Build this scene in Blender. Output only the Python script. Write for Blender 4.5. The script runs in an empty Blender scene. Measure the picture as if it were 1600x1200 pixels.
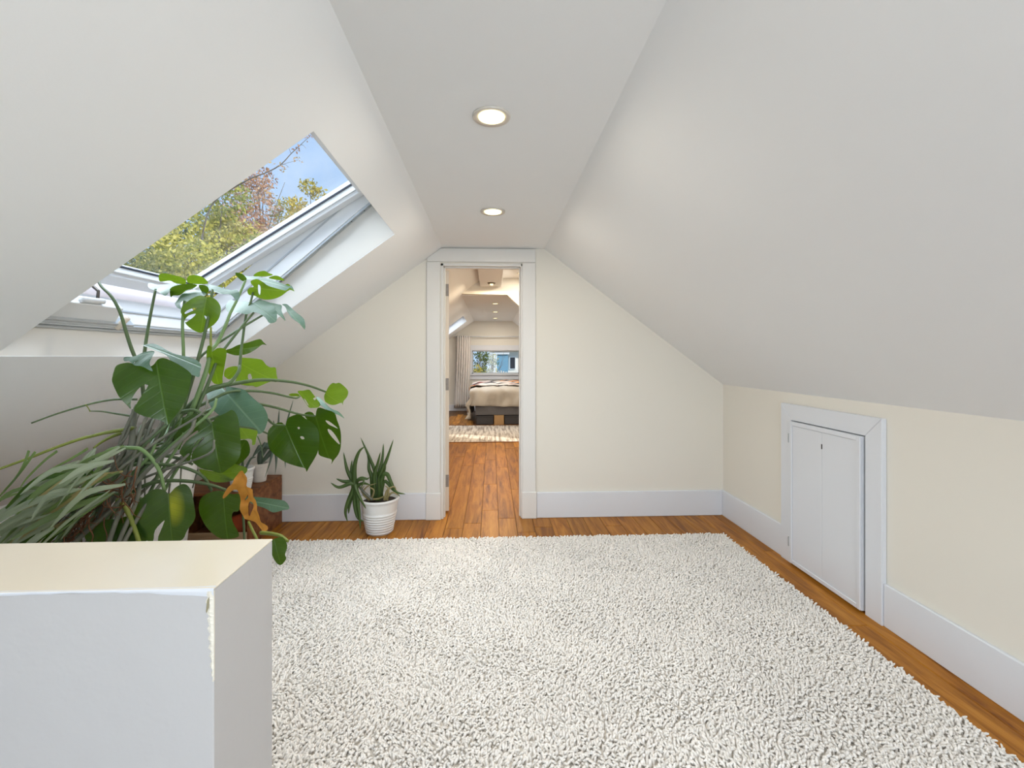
import bpy, bmesh, math, random
import numpy as np
from mathutils import Vector, Matrix
from mathutils.geometry import delaunay_2d_cdt

random.seed(7)
RNG = np.random.default_rng(7)
scene = bpy.context.scene
col = scene.collection
R = math.radians

# ------------------------------------------------------------------ camera
FPX = 720.0          # focal length in pixels of the 1600 px wide frame
HORIZON = 557.0      # pixel row of the horizon
YAW = math.atan(32 / 720)
CAM = Vector((0.0, 0.0, 1.30))
cam_data = bpy.data.cameras.new('camera')
cam_data.sensor_width = 36.0
cam_data.lens = FPX / 1600 * 36.0
cam_data.shift_y = -(600 - HORIZON) / 1600
cam_data.clip_start = 0.02
cam_data.clip_end = 400
cam = bpy.data.objects.new('camera', cam_data)
cam.location = CAM
cam.rotation_euler = (R(90), 0, -YAW)
col.objects.link(cam)
scene.camera = cam

# ------------------------------------------------------------------ view
scene.view_settings.view_transform = 'Standard'
scene.view_settings.look = 'None'
scene.view_settings.exposure = 0.0
scene.view_settings.gamma = 1.0
scene.view_settings.use_curve_mapping = False

# ------------------------------------------------------------------ sky
world = bpy.data.worlds.new('sky')
scene.world = world
world.use_nodes = True
wn = world.node_tree.nodes
wl = world.node_tree.links
wn.clear()
w_out = wn.new('ShaderNodeOutputWorld')
w_bg = wn.new('ShaderNodeBackground')
w_bg.inputs['Strength'].default_value = 1.12
w_tc = wn.new('ShaderNodeTexCoord')
w_sep = wn.new('ShaderNodeSeparateXYZ')
w_ramp = wn.new('ShaderNodeValToRGB')
w_ramp.color_ramp.elements[0].position = 0.0
w_ramp.color_ramp.elements[0].color = (0.52, 0.72, 1.0, 1)
w_ramp.color_ramp.elements[1].position = 0.75
w_ramp.color_ramp.elements[1].color = (0.24, 0.48, 0.95, 1)
w_noise = wn.new('ShaderNodeTexNoise')
w_noise.inputs['Scale'].default_value = 2.6
w_noise.inputs['Detail'].default_value = 6
w_noise.inputs['Roughness'].default_value = 0.6
w_cl = wn.new('ShaderNodeValToRGB')
w_cl.color_ramp.elements[0].position = 0.45
w_cl.color_ramp.elements[0].color = (0, 0, 0, 1)
w_cl.color_ramp.elements[1].position = 0.75
w_cl.color_ramp.elements[1].color = (1, 1, 1, 1)
w_mix = wn.new('ShaderNodeMixRGB')
w_mix.inputs['Color2'].default_value = (0.80, 0.87, 1.0, 1)
wl.new(w_tc.outputs['Generated'], w_sep.inputs[0])
wl.new(w_sep.outputs['Z'], w_ramp.inputs[0])
wl.new(w_tc.outputs['Generated'], w_noise.inputs['Vector'])
wl.new(w_noise.outputs['Fac'], w_cl.inputs[0])
wl.new(w_cl.outputs[0], w_mix.inputs['Fac'])
wl.new(w_ramp.outputs[0], w_mix.inputs['Color1'])
wl.new(w_mix.outputs[0], w_bg.inputs['Color'])
wl.new(w_bg.outputs[0], w_out.inputs['Surface'])

# ------------------------------------------------------------------ sun, window light and added rear fill
def lamp(name, kind, loc, rot, energy, color, parent=None, **kw):
    d = bpy.data.lights.new(name, kind)
    d.energy = energy
    d.color = color
    for k, v in kw.items():
        setattr(d, k, v)
    o = bpy.data.objects.new(name, d)
    o.location = loc
    o.rotation_euler = rot
    col.objects.link(o)
    if parent is not None:
        o.parent = parent
    return o

sun = lamp('sun', 'SUN', (0, 0, 20), (0, 0, 0), 5.0, (1.0, 0.94, 0.82), angle=R(1.0))
sun.rotation_euler = Vector((-0.80, 0.42, -0.42)).to_track_quat('-Z', 'Y').to_euler()
# unseen fill lamp added behind the camera, in the added gable window
lamp('rear_fill_light', 'AREA', (0.55, -1.74, 0.90), (R(112), 0, 0), 58, (0.86, 0.93, 1.0),
     shape='RECTANGLE', size=1.6, size_y=1.1)

# daylight falling in by the skylight, from just outside its sash
sky_light = lamp('skylight_daylight', 'AREA', (-1.92, 2.16, 2.92), (0, 0, 0), 96, (0.87, 0.935, 1.0),
                 shape='RECTANGLE', size=1.8, size_y=1.8)
sky_light.rotation_euler = Vector((0.55, 0, -0.83)).to_track_quat('-Z', 'Y').to_euler()

bed_light = lamp('bedroom_skylight_daylight', 'AREA', (-1.5, 9.4, 2.5), (0, 0, 0), 45, (0.85, 0.92, 1.0),
                 shape='RECTANGLE', size=1.0, size_y=1.2)
bed_light.rotation_euler = Vector((0.59, 0, -0.80)).to_track_quat('-Z', 'Y').to_euler()

# ------------------------------------------------------------------ measuring helpers
CY, SY = math.cos(YAW), math.sin(YAW)
def ray(px, py):
    a = (px - 800) / FPX
    return Vector((a * CY + SY, -a * SY + CY, (HORIZON - py) / FPX))
def at(px, py, Y):
    r = ray(px, py)
    return CAM + r * (Y / r.y)
def floor_at(px, py, Z=0.0):
    r = ray(px, py)
    return CAM + r * ((Z - CAM.z) / r.z)

# ------------------------------------------------------------------ materials
def new_mat(name):
    m = bpy.data.materials.new(name)
    m.use_nodes = True
    nt = m.node_tree
    b = nt.nodes['Principled BSDF']
    return m, nt, b

def paint(name, color, rough=0.6, var=0.03, scale=6.0, bump=0.0, bump_scale=200.0, spec=0.4, metal=0.0):
    m, nt, b = new_mat(name)
    N, L = nt.nodes, nt.links
    tc = N.new('ShaderNodeTexCoord')
    no = N.new('ShaderNodeTexNoise')
    no.inputs['Scale'].default_value = scale
    no.inputs['Detail'].default_value = 4
    L.new(tc.outputs['Object'], no.inputs['Vector'])
    mx = N.new('ShaderNodeMixRGB')
    mx.inputs['Color1'].default_value = tuple(c * (1 - var) for c in color) + (1,)
    mx.inputs['Color2'].default_value = tuple(min(1, c * (1 + var)) for c in color) + (1,)
    L.new(no.outputs['Fac'], mx.inputs['Fac'])
    L.new(mx.outputs[0], b.inputs['Base Color'])
    b.inputs['Roughness'].default_value = rough
    b.inputs['Specular IOR Level'].default_value = spec
    b.inputs['Metallic'].default_value = metal
    if bump > 0:
        n2 = N.new('ShaderNodeTexNoise')
        n2.inputs['Scale'].default_value = bump_scale
        n2.inputs['Detail'].default_value = 3
        L.new(tc.outputs['Object'], n2.inputs['Vector'])
        bp = N.new('ShaderNodeBump')
        bp.inputs['Strength'].default_value = bump
        bp.inputs['Distance'].default_value = 0.002
        L.new(n2.outputs['Fac'], bp.inputs['Height'])
        L.new(bp.outputs[0], b.inputs['Normal'])
    return m

def emitter(name, color, strength):
    m, nt, b = new_mat(name)
    b.inputs['Base Color'].default_value = (0.9, 0.9, 0.9, 1)
    b.inputs['Emission Color'].default_value = color + (1,)
    b.inputs['Emission Strength'].default_value = strength
    return m

def wood(name, dark, mid, light, rough=0.35, grain=1.0, per_object=True, axis='Y'):
    m, nt, b = new_mat(name)
    N, L = nt.nodes, nt.links
    tc = N.new('ShaderNodeTexCoord')
    mp = N.new('ShaderNodeMapping')
    sc = {'Y': (14, 1.3, 14), 'X': (1.3, 14, 14), 'Z': (14, 14, 1.3)}[axis]
    mp.inputs['Scale'].default_value = tuple(s * grain for s in sc)
    L.new(tc.outputs['Object'], mp.inputs['Vector'])
    oi = N.new('ShaderNodeObjectInfo')
    ad = N.new('ShaderNodeVectorMath')
    ad.operation = 'ADD'
    sc2 = N.new('ShaderNodeVectorMath')
    sc2.operation = 'SCALE'
    sc2.inputs['Scale'].default_value = 37.0
    cmb = N.new('ShaderNodeCombineXYZ')
    for i in range(3):
        L.new(oi.outputs['Random'], cmb.inputs[i])
    L.new(cmb.outputs[0], sc2.inputs[0])
    L.new(mp.outputs[0], ad.inputs[0])
    L.new(sc2.outputs[0], ad.inputs[1])
    no = N.new('ShaderNodeTexNoise')
    no.inputs['Scale'].default_value = 1.6
    no.inputs['Detail'].default_value = 8
    no.inputs['Roughness'].default_value = 0.62
    no.inputs['Distortion'].default_value = 0.6
    L.new(ad.outputs[0], no.inputs['Vector'])
    rp = N.new('ShaderNodeValToRGB')
    e = rp.color_ramp.elements
    e[0].position = 0.30
    e[0].color = dark + (1,)
    e[1].position = 0.72
    e[1].color = light + (1,)
    em = e.new(0.5)
    em.color = mid + (1,)
    L.new(no.outputs['Fac'], rp.inputs[0])
    hs = N.new('ShaderNodeHueSaturation')
    L.new(rp.outputs[0], hs.inputs['Color'])
    if per_object:
        mr = N.new('ShaderNodeMapRange')
        mr.inputs['To Min'].default_value = 0.82
        mr.inputs['To Max'].default_value = 1.16
        L.new(oi.outputs['Random'], mr.inputs['Value'])
        L.new(mr.outputs[0], hs.inputs['Value'])
    L.new(hs.outputs[0], b.inputs['Base Color'])
    b.inputs['Roughness'].default_value = rough
    b.inputs['Specular IOR Level'].default_value = 0.18
    bp = N.new('ShaderNodeBump')
    bp.inputs['Strength'].default_value = 0.25
    bp.inputs['Distance'].default_value = 0.002
    L.new(no.outputs['Fac'], bp.inputs['Height'])
    L.new(bp.outputs[0], b.inputs['Normal'])
    return m

def leaf_mat(name, c_low, c_high, vein, rough=0.32, spec=0.6, trans=0.35, tcol=None, stripe=False, spot=None):
    m, nt, b = new_mat(name)
    N, L = nt.nodes, nt.links
    uv = N.new('ShaderNodeUVMap')
    uv.uv_map = 'UVMap'
    sep = N.new('ShaderNodeSeparateXYZ')
    L.new(uv.outputs[0], sep.inputs[0])
    ab = N.new('ShaderNodeMath')
    ab.operation = 'ABSOLUTE'
    L.new(sep.outputs['X'], ab.inputs[0])
    # midrib
    mid = N.new('ShaderNodeMapRange')
    mid.inputs['From Min'].default_value = 0.006
    mid.inputs['From Max'].default_value = 0.02
    mid.inputs['To Min'].default_value = 1.0
    mid.inputs['To Max'].default_value = 0.0
    L.new(ab.outputs[0], mid.inputs['Value'])
    # side veins
    k = N.new('ShaderNodeMath')
    k.operation = 'MULTIPLY_ADD'
    k.inputs[1].default_value = -0.55 if not stripe else 0.0
    L.new(ab.outputs[0], k.inputs[0])
    if stripe:
        L.new(sep.outputs['X'], k.inputs[2])
    else:
        L.new(sep.outputs['Y'], k.inputs[2])
    fr = N.new('ShaderNodeMath')
    fr.operation = 'MULTIPLY'
    fr.inputs[1].default_value = 7.0 if not stripe else 26.0
    L.new(k.outputs[0], fr.inputs[0])
    pp = N.new('ShaderNodeMath')
    pp.operation = 'PINGPONG'
    pp.inputs[1].default_value = 0.5
    L.new(fr.outputs[0], pp.inputs[0])
    vn = N.new('ShaderNodeMapRange')
    vn.inputs['From Min'].default_value = 0.0
    vn.inputs['From Max'].default_value = 0.10 if not stripe else 0.42
    vn.inputs['To Min'].default_value = 0.3 if not stripe else 1.0
    vn.inputs['To Max'].default_value = 0.0
    L.new(pp.outputs[0], vn.inputs['Value'])
    mxm = N.new('ShaderNodeMath')
    mxm.operation = 'MAXIMUM'
    L.new(mid.outputs[0], mxm.inputs[0])
    L.new(vn.outputs[0], mxm.inputs[1])
    no = N.new('ShaderNodeTexNoise')
    no.inputs['Scale'].default_value = 5.0
    no.inputs['Detail'].default_value = 4
    L.new(uv.outputs[0], no.inputs['Vector'])
    c1 = N.new('ShaderNodeMixRGB')
    c1.inputs['Color1'].default_value = c_low + (1,)
    c1.inputs['Color2'].default_value = c_high + (1,)
    L.new(no.outputs['Fac'], c1.inputs['Fac'])
    last = c1.outputs[0]
    if spot is not None:
        # a yellowing blotch of its own shape beside the midrib
        d = N.new('ShaderNodeVectorMath')
        d.operation = 'DISTANCE'
        d.inputs[1].default_value = spot[0]
        sx = N.new('ShaderNodeVectorMath')
        sx.operation = 'MULTIPLY'
        sx.inputs[1].default_value = (1.5, 0.75, 1)
        L.new(uv.outputs[0], sx.inputs[0])
        L.new(sx.outputs[0], d.inputs[0])
        ds = N.new('ShaderNodeMapRange')
        ds.inputs['From Min'].default_value = 0.05
        ds.inputs['From Max'].default_value = 0.34
        ds.inputs['To Min'].default_value = 1.0
        ds.inputs['To Max'].default_value = 0.0
        L.new(d.outputs['Value'], ds.inputs['Value'])
        gt = N.new('ShaderNodeMath')
        gt.operation = 'GREATER_THAN' if spot[0][0] > 0 else 'LESS_THAN'
        gt.inputs[1].default_value = 0.0
        L.new(sep.outputs['X'], gt.inputs[0])
        ml = N.new('ShaderNodeMath')
        ml.operation = 'MULTIPLY'
        L.new(ds.outputs[0], ml.inputs[0])
        L.new(gt.outputs[0], ml.inputs[1])
        cs = N.new('ShaderNodeMixRGB')
        cs.inputs['Color2'].default_value = spot[1] + (1,)
        L.new(ml.outputs[0], cs.inputs['Fac'])
        L.new(last, cs.inputs['Color1'])
        last = cs.outputs[0]
    c2 = N.new('ShaderNodeMixRGB')
    c2.inputs['Color2'].default_value = vein + (1,)
    vf = N.new('ShaderNodeMath')
    vf.operation = 'MULTIPLY'
    vf.inputs[1].default_value = 0.5
    L.new(mxm.outputs[0], vf.inputs[0])
    L.new(vf.outputs[0], c2.inputs['Fac'])
    L.new(last, c2.inputs['Color1'])
    L.new(c2.outputs[0], b.inputs['Base Color'])
    b.inputs['Roughness'].default_value = rough
    b.inputs['Specular IOR Level'].default_value = spec
    bp = N.new('ShaderNodeBump')
    bp.inputs['Strength'].default_value = 0.25
    bp.inputs['Distance'].default_value = 0.003
    bp.invert = True
    L.new(mxm.outputs[0], bp.inputs['Height'])
    L.new(bp.outputs[0], b.inputs['Normal'])
    tr = N.new('ShaderNodeBsdfTranslucent')
    tm = N.new('ShaderNodeMixRGB')
    tm.blend_type = 'MULTIPLY'
    tm.inputs['Fac'].default_value = 1.0
    tm.inputs['Color1'].default_value = (tcol or (0.45, 0.75, 0.03)) + (1,)
    tm.inputs['Color2'].default_value = (1, 1, 1, 1)
    L.new(tm.outputs[0], tr.inputs['Color'])
    ms = N.new('ShaderNodeMixShader')
    ms.inputs['Fac'].default_value = trans
    L.new(b.outputs[0], ms.inputs[1])
    L.new(tr.outputs[0], ms.inputs[2])
    L.new(ms.outputs[0], N['Material Output'].inputs['Surface'])
    return m

M = {}
M['ceiling'] = paint('ceiling_paint', (0.90, 0.92, 0.93), 0.75, 0.012, 1.6, 0.06, 160)
M['wall'] = paint('wall_cream_paint', (0.80, 0.77, 0.695), 0.7, 0.015, 1.6, 0.06, 160)
M['trim'] = paint('trim_white_gloss', (0.74, 0.765, 0.81), 0.35, 0.01, 3.0, 0.02, 60)
M['plaster'] = paint('plaster_white', (0.56, 0.55, 0.545), 0.55, 0.02, 5.0, 0.5, 26)
M['cap'] = paint('cap_warm_bounce', (0.88, 0.81, 0.67), 0.16, 0.06, 3.0, 0.03, 20)  # same paint as the wall; warm light on its top put into the colour
M['chip'] = paint('chipped_plaster', (0.80, 0.76, 0.66), 0.8, 0.12, 60.0, 0.5, 150)
M['chip_dark'] = paint('bare_render', (0.30, 0.27, 0.17), 0.9, 0.3, 60.0)
M['casing'] = paint('casing_warm_white', (0.76, 0.75, 0.725), 0.4, 0.01, 3.0, 0.02, 60)
M['shaft'] = paint('shaft_warm_white', (0.74, 0.715, 0.67), 0.6, 0.01, 3.0)
M['frame'] = paint('window_white', (0.76, 0.775, 0.79), 0.35, 0.01, 3.0)
M['alu'] = paint('window_grey_rail', (0.50, 0.53, 0.55), 0.35, 0.03, 3.0, metal=0.4)
M['flash'] = paint('flashing_pinkish', (0.60, 0.55, 0.55), 0.5, 0.05, 3.0)
M['gasket'] = paint('gasket_black', (0.02, 0.025, 0.04), 0.5, 0.1)
M['brass'] = paint('old_hinge', (0.26, 0.23, 0.21), 0.5, 0.3, 40.0, metal=0.15)
M['dark'] = paint('dark_gap', (0.02, 0.02, 0.02), 0.8, 0.1)
M['doorleaf'] = paint('door_cream', (0.70, 0.62, 0.52), 0.5, 0.03, 3.0)
M['plank'] = wood('floor_oak', (0.15, 0.045, 0.004), (0.36, 0.138, 0.014), (0.52, 0.235, 0.035), 0.40)
M['subfloor'] = wood('floor_oak_under', (0.05, 0.018, 0.004), (0.10, 0.042, 0.010), (0.14, 0.06, 0.018), 0.4, per_object=False)
M['crate'] = wood('crate_wood', (0.09, 0.030, 0.012), (0.20, 0.075, 0.028), (0.30, 0.13, 0.05), 0.45, grain=1.0, axis='X')
M['crate_pale'] = wood('crate_pale_wood', (0.30, 0.20, 0.11), (0.45, 0.31, 0.18), (0.55, 0.40, 0.25), 0.5, axis='X')
M['post_wood'] = wood('bed_post_wood', (0.42, 0.26, 0.12), (0.52, 0.33, 0.16), (0.60, 0.40, 0.21), 0.5, axis='Z')
M['rug'] = paint('rug_backing', (0.62, 0.58, 0.52), 0.95, 0.05)
M['pile'] = paint('rug_wool', (0.87, 0.835, 0.79), 0.9, 0.10, 2.2, spec=0.1)
M['pot'] = paint('pot_white_glaze', (0.80, 0.80, 0.79), 0.3, 0.02, 5.0)
M['pot_worn'] = paint('pot_whitewashed', (0.70, 0.66, 0.60), 0.7, 0.12, 30.0, 0.3, 60)
M['soil'] = paint('soil', (0.035, 0.025, 0.018), 0.95, 0.5, 80.0, 1.0, 90)
M['stem'] = paint('stem_green', (0.085, 0.135, 0.055), 0.45, 0.3, 9.0)
M['stem_lt'] = paint('stem_light_green', (0.16, 0.26, 0.10), 0.45, 0.25, 9.0)
M['stem_yel'] = paint('stem_yellow_green', (0.20, 0.24, 0.045), 0.5, 0.35, 9.0)
M['stem_grey'] = paint('stem_grey_bark', (0.15, 0.155, 0.12), 0.7, 0.35, 30.0, 0.5, 60)
M['root'] = paint('aerial_root', (0.17, 0.075, 0.035), 0.85, 0.4, 25.0)
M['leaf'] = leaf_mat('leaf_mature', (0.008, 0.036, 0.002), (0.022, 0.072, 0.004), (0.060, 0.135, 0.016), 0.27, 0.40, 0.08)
M['leaf_skylit'] = leaf_mat('leaf_blue_green_skylit', (0.035, 0.100, 0.060), (0.085, 0.165, 0.115), (0.17, 0.27, 0.18), 0.34, 0.55, 0.06)  # skylight sheen on the upturned leaves put into their base colour
M['leaf_young_backlit'] = leaf_mat('leaf_young_backlit', (0.030, 0.088, 0.004), (0.068, 0.150, 0.007), (0.16, 0.26, 0.035), 0.35, 0.45, 0.22, (0.34, 0.52, 0.015))  # young green; also leaves lit from behind, their brightness put into colour
M['leaf_spot'] = leaf_mat('leaf_yellowing', (0.010, 0.042, 0.002), (0.026, 0.080, 0.006), (0.07, 0.15, 0.02), 0.30, 0.6, 0.10, spot=((-0.12, 0.20, 0), (0.40, 0.42, 0.02)))
M['leaf_dry'] = leaf_mat('leaf_dried', (0.36, 0.12, 0.015), (0.68, 0.34, 0.05), (0.34, 0.13, 0.02), 0.6, 0.3, 0.25, (0.8, 0.4, 0.08))
M['strap'] = leaf_mat('strap_pale', (0.17, 0.235, 0.15), (0.28, 0.34, 0.24), (0.52, 0.55, 0.45), 0.35, 0.6, 0.3, (0.5, 0.6, 0.3), stripe=True)
M['strap_dk'] = leaf_mat('strap_green', (0.03, 0.075, 0.03), (0.07, 0.13, 0.055), (0.25, 0.30, 0.18), 0.35, 0.6, 0.3, (0.4, 0.6, 0.1), stripe=True)
M['aloe'] = leaf_mat('aloe_green', (0.028, 0.060, 0.014), (0.065, 0.115, 0.026), (0.11, 0.18, 0.05), 0.4, 0.5, 0.15, stripe=True)
M['aloe_dry'] = leaf_mat('aloe_withered', (0.30, 0.26, 0.10), (0.42, 0.34, 0.16), (0.5, 0.42, 0.22), 0.6, 0.3, 0.2, (0.6, 0.5, 0.2), stripe=True)
M['agave'] = leaf_mat('agave_blue', (0.075, 0.115, 0.095), (0.13, 0.18, 0.15), (0.2, 0.26, 0.2), 0.4, 0.5, 0.1, stripe=True)
M['lamp_trim'] = paint('lamp_trim_nickel', (0.72, 0.68, 0.62), 0.35, 0.02, metal=0.2)
M['lamp_lens'] = emitter('lamp_lens', (1.0, 0.85, 0.40), 2.3)
M['linen'] = paint('linen_beige', (0.52, 0.47, 0.40), 0.9, 0.06, 12.0, 0.2, 60)
M['curtain'] = paint('curtain_offwhite', (0.86, 0.82, 0.78), 0.9, 0.03, 8.0)
M['bed_grey'] = paint('bed_grey', (0.075, 0.073, 0.078), 0.9, 0.1, 30.0)
M['bed_mid'] = paint('bed_base_grey', (0.15, 0.145, 0.15), 0.9, 0.1, 30.0)
M['steel'] = paint('dark_steel', (0.10, 0.09, 0.08), 0.4, 0.1, metal=0.8)
M['orange'] = paint('orange_fabric', (0.55, 0.10, 0.03), 0.8, 0.2, 20.0)

def glass_mat():
    m, nt, b = new_mat('pane_glass')
    N, L = nt.nodes, nt.links
    t = N.new('ShaderNodeBsdfTransparent')
    t.inputs['Color'].default_value = (0.97, 0.985, 0.98, 1)
    g = N.new('ShaderNodeBsdfGlossy')
    g.inputs['Roughness'].default_value = 0.02
    lw = N.new('ShaderNodeLayerWeight')
    lw.inputs['Blend'].default_value = 0.5
    pw = N.new('ShaderNodeMath')
    pw.operation = 'POWER'
    pw.inputs[1].default_value = 4.0
    L.new(lw.outputs['Facing'], pw.inputs[0])
    f = N.new('ShaderNodeMath')
    f.operation = 'MULTIPLY_ADD'
    f.inputs[1].default_value = 0.7
    f.inputs[2].default_value = 0.02
    L.new(pw.outputs[0], f.inputs[0])
    ms = N.new('ShaderNodeMixShader')
    L.new(f.outputs[0], ms.inputs['Fac'])
    L.new(t.outputs[0], ms.inputs[1])
    L.new(g.outputs[0], ms.inputs[2])
    L.new(ms.outputs[0], N['Material Output'].inputs['Surface'])
    return m
M['glass'] = glass_mat()

# ------------------------------------------------------------------ mesh builder
class MB:
    def __init__(self):
        self.v = []
        self.f = []
        self.uv = None
    def add(self, vs, fs):
        o = len(self.v)
        self.v += [tuple(p) for p in vs]
        self.f += [tuple(i + o for i in f) for f in fs]
        return self
    def box(self, x0, x1, y0, y1, z0, z1):
        vs = [(x0, y0, z0), (x1, y0, z0), (x1, y1, z0), (x0, y1, z0), (x0, y0, z1), (x1, y0, z1), (x1, y1, z1), (x0, y1, z1)]
        return self.add(vs, [(0, 3, 2, 1), (4, 5, 6, 7), (0, 1, 5, 4), (1, 2, 6, 5), (2, 3, 7, 6), (3, 0, 4, 7)])
    def hexa(self, a, b):
        """two quads (lists of 4 points) joined into a solid"""
        return self.add(list(a) + list(b), [(3, 2, 1, 0), (4, 5, 6, 7), (0, 1, 5, 4), (1, 2, 6, 5), (2, 3, 7, 6), (3, 0, 4, 7)])
    def prism(self, poly, y0, y1):
        """polygon in (x, z), anticlockwise, swept along y"""
        n = len(poly)
        vs = [(x, y0, z) for x, z in poly] + [(x, y1, z) for x, z in poly]
        fs = [tuple(range(n)), tuple(range(2 * n - 1, n - 1, -1))]
        for i in range(n):
            j = (i + 1) % n
            fs.append((j, i, i + n, j + n))
        return self.add(vs, fs)
    def lathe(self, prof, c=(0, 0, 0), seg=32):
        vs, fs = [], []
        n = len(prof)
        for k in range(seg):
            a = 2 * math.pi * k / seg
            for r, z in prof:
                vs.append((c[0] + r * math.cos(a), c[1] + r * math.sin(a), c[2] + z))
        for k in range(seg):
            k2 = (k + 1) % seg
            for i in range(n - 1):
                fs.append((k * n + i, k2 * n + i, k2 * n + i + 1, k * n + i + 1))
        fs.append(tuple(k * n for k in range(seg))[::-1])
        fs.append(tuple(k * n + n - 1 for k in range(seg)))
        return self.add(vs, fs)
    def tube(self, pts, r0, r1=None, seg=7, cap=True):
        pts = [Vector(p) for p in pts]
        n = len(pts)
        r1 = r0 if r1 is None else r1
        vs, fs = [], []
        up = Vector((0.13, 0.31, 0.94))
        prev = None
        for i, p in enumerate(pts):
            t = (pts[min(i + 1, n - 1)] - pts[max(i - 1, 0)]).normalized()
            if prev is None:
                a = t.cross(up)
                if a.length < 0.05:
                    a = t.cross(Vector((1, 0, 0)))
                a.normalize()
            else:
                a = (prev - t * prev.dot(t)).normalized()
            prev = a
            b = t.cross(a)
            r = r0 + (r1 - r0) * i / max(1, n - 1)
            for k in range(seg):
                an = 2 * math.pi * k / seg
                vs.append(p + a * (r * math.cos(an)) + b * (r * math.sin(an)))
        for i in range(n - 1):
            for k in range(seg):
                k2 = (k + 1) % seg
                fs.append((i * seg + k, i * seg + k2, (i + 1) * seg + k2, (i + 1) * seg + k))
        if cap:
            fs.append(tuple(range(seg))[::-1])
            fs.append(tuple((n - 1) * seg + k for k in range(seg)))
        return self.add(vs, fs)
    def build(self, name, mat, parent=None, smooth=False, bevel=0.0, seg=1):
        me = bpy.data.meshes.new(name)
        me.from_pydata([tuple(p) for p in self.v], [], self.f)
        if bevel > 0:
            bm = bmesh.new()
            bm.from_mesh(me)
            bmesh.ops.bevel(bm, geom=[e for e in bm.edges if e.is_manifold and e.calc_face_angle(0) > 0.5], offset=bevel,
                            segments=seg, profile=0.6, affect='EDGES', clamp_overlap=True)
            bm.to_mesh(me)
            bm.free()
        me.update()
        return link(name, me, mat, parent, smooth)

def link(name, me, mat, parent=None, smooth=False):
    me.materials.append(mat)
    if smooth:
        me.polygons.foreach_set('use_smooth', [True] * len(me.polygons))
    o = bpy.data.objects.new(name, me)
    col.objects.link(o)
    if parent is not None:
        o.parent = parent
        o.matrix_parent_inverse = Matrix.Translation(-parent.location)
    return o

def empty(name, loc=(0, 0, 0)):
    o = bpy.data.objects.new(name, None)
    o.empty_display_size = 0.1
    o.location = loc
    col.objects.link(o)
    return o

def tag(o, label=None, cat=None, group=None, kind=None):
    if label:
        o['label'] = label
    if cat:
        o['category'] = cat
    if group:
        o['group'] = group
    if kind:
        o['kind'] = kind
    return o

def thing(name, loc, label, cat, group=None):
    return tag(empty(name, loc), label, cat, group)

def struct(o, label=None):
    o['kind'] = 'structure'
    if label:
        o['label'] = label
    return o

def catmull(pts, n=5, closed=False):
    P = [Vector(p) for p in pts]
    m = len(P)
    out = []
    rng = range(m) if closed else range(m - 1)
    for i in rng:
        p1, p2 = P[i], P[(i + 1) % m]
        p0 = P[i - 1] if (closed or i > 0) else p1 * 2 - p2
        p3 = P[(i + 2) % m] if (closed or i + 2 < m) else p2 * 2 - p1
        for k in range(n):
            t = k / n
            out.append(0.5 * ((2 * p1) + (p2 - p0) * t + (2 * p0 - 5 * p1 + 4 * p2 - p3) * t * t + (3 * p1 - p0 - 3 * p2 + p3) * t ** 3))
    if not closed:
        out.append(P[-1])
    return out

# ------------------------------------------------------------------ room dimensions
XR, XL = 1.904, -2.70           # side walls
YB = 3.71                       # wall with the door
YREAR = -1.80
ZC = 2.17                       # flat ceiling
CL, CR = -0.396, 0.427          # edges of the flat ceiling
KR = 1.068                      # height of the right knee wall
SLOPE = 0.736
def zl(x):
    return ZC + SLOPE * (x - CL)
KL = zl(XL)
YH, YEND = 6.34, 11.10          # header of the bedroom, end wall of the bedroom
ZH, ZBED = 2.38, 2.15

# ------------------------------------------------------------------ floor
floor = struct(MB().box(XL - 0.1, XR + 0.1, YREAR - 0.1, YEND + 0.1, -0.12, -0.004).build('floor', M['subfloor']),
               'honey brown wooden plank floor running towards the doorway')
PW = 0.1355
plank_meshes = {}
def plank_mesh(L):
    if L not in plank_meshes:
        m = MB().box(-PW / 2 + 0.0014, PW / 2 - 0.0014, 0.0012, L - 0.0012, -0.012, 0.0)
        me = bpy.data.meshes.new('plank')
        me.from_pydata(m.v, [], m.f)
        bm = bmesh.new()
        bm.from_mesh(me)
        bmesh.ops.bevel(bm, geom=[e for e in bm.edges if all(v.co.z > -0.001 for v in e.verts)], offset=0.0022, segments=1, affect='EDGES')
        bm.to_mesh(me)
        bm.free()
        me.materials.append(M['plank'])
        plank_meshes[L] = me
    return plank_meshes[L]
LENS = (0.8, 1.1, 1.4, 1.7, 2.0)
def lay(x, y0, y1):
    y = y0 - random.choice((0.0, 0.2, 0.4, 0.6, 0.75))
    while y < y1:
        L = random.choice(LENS)
        if y + L > y0:
            o = bpy.data.objects.new('plank', plank_mesh(L))
            o.location = (x, y, random.uniform(0.0, 0.0007))
            col.objects.link(o)
            o.parent = floor
        y += L
row = -0.012 - PW * 20
while row < XR:
    if row - PW / 2 > XL - 0.02:
        x = row
        inner = -0.85 < x < 0.85
        lay(x, 1.0 if x > -1.0 else 2.4, 9.3 if inner else 3.70)
    row += PW

# ------------------------------------------------------------------ main room shell
def slope_piece(mb, x0, x1, y0, y1, th=0.07):
    """slab of the left roof slope between two x positions"""
    nx, nz = -SLOPE / math.hypot(1, SLOPE), 1 / math.hypot(1, SLOPE)
    a = [(x0, zl(x0)), (x1, zl(x1)), (x1 + nx * th, zl(x1) + nz * th), (x0 + nx * th, zl(x0) + nz * th)]
    mb.prism(a, y0, y1)

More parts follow.
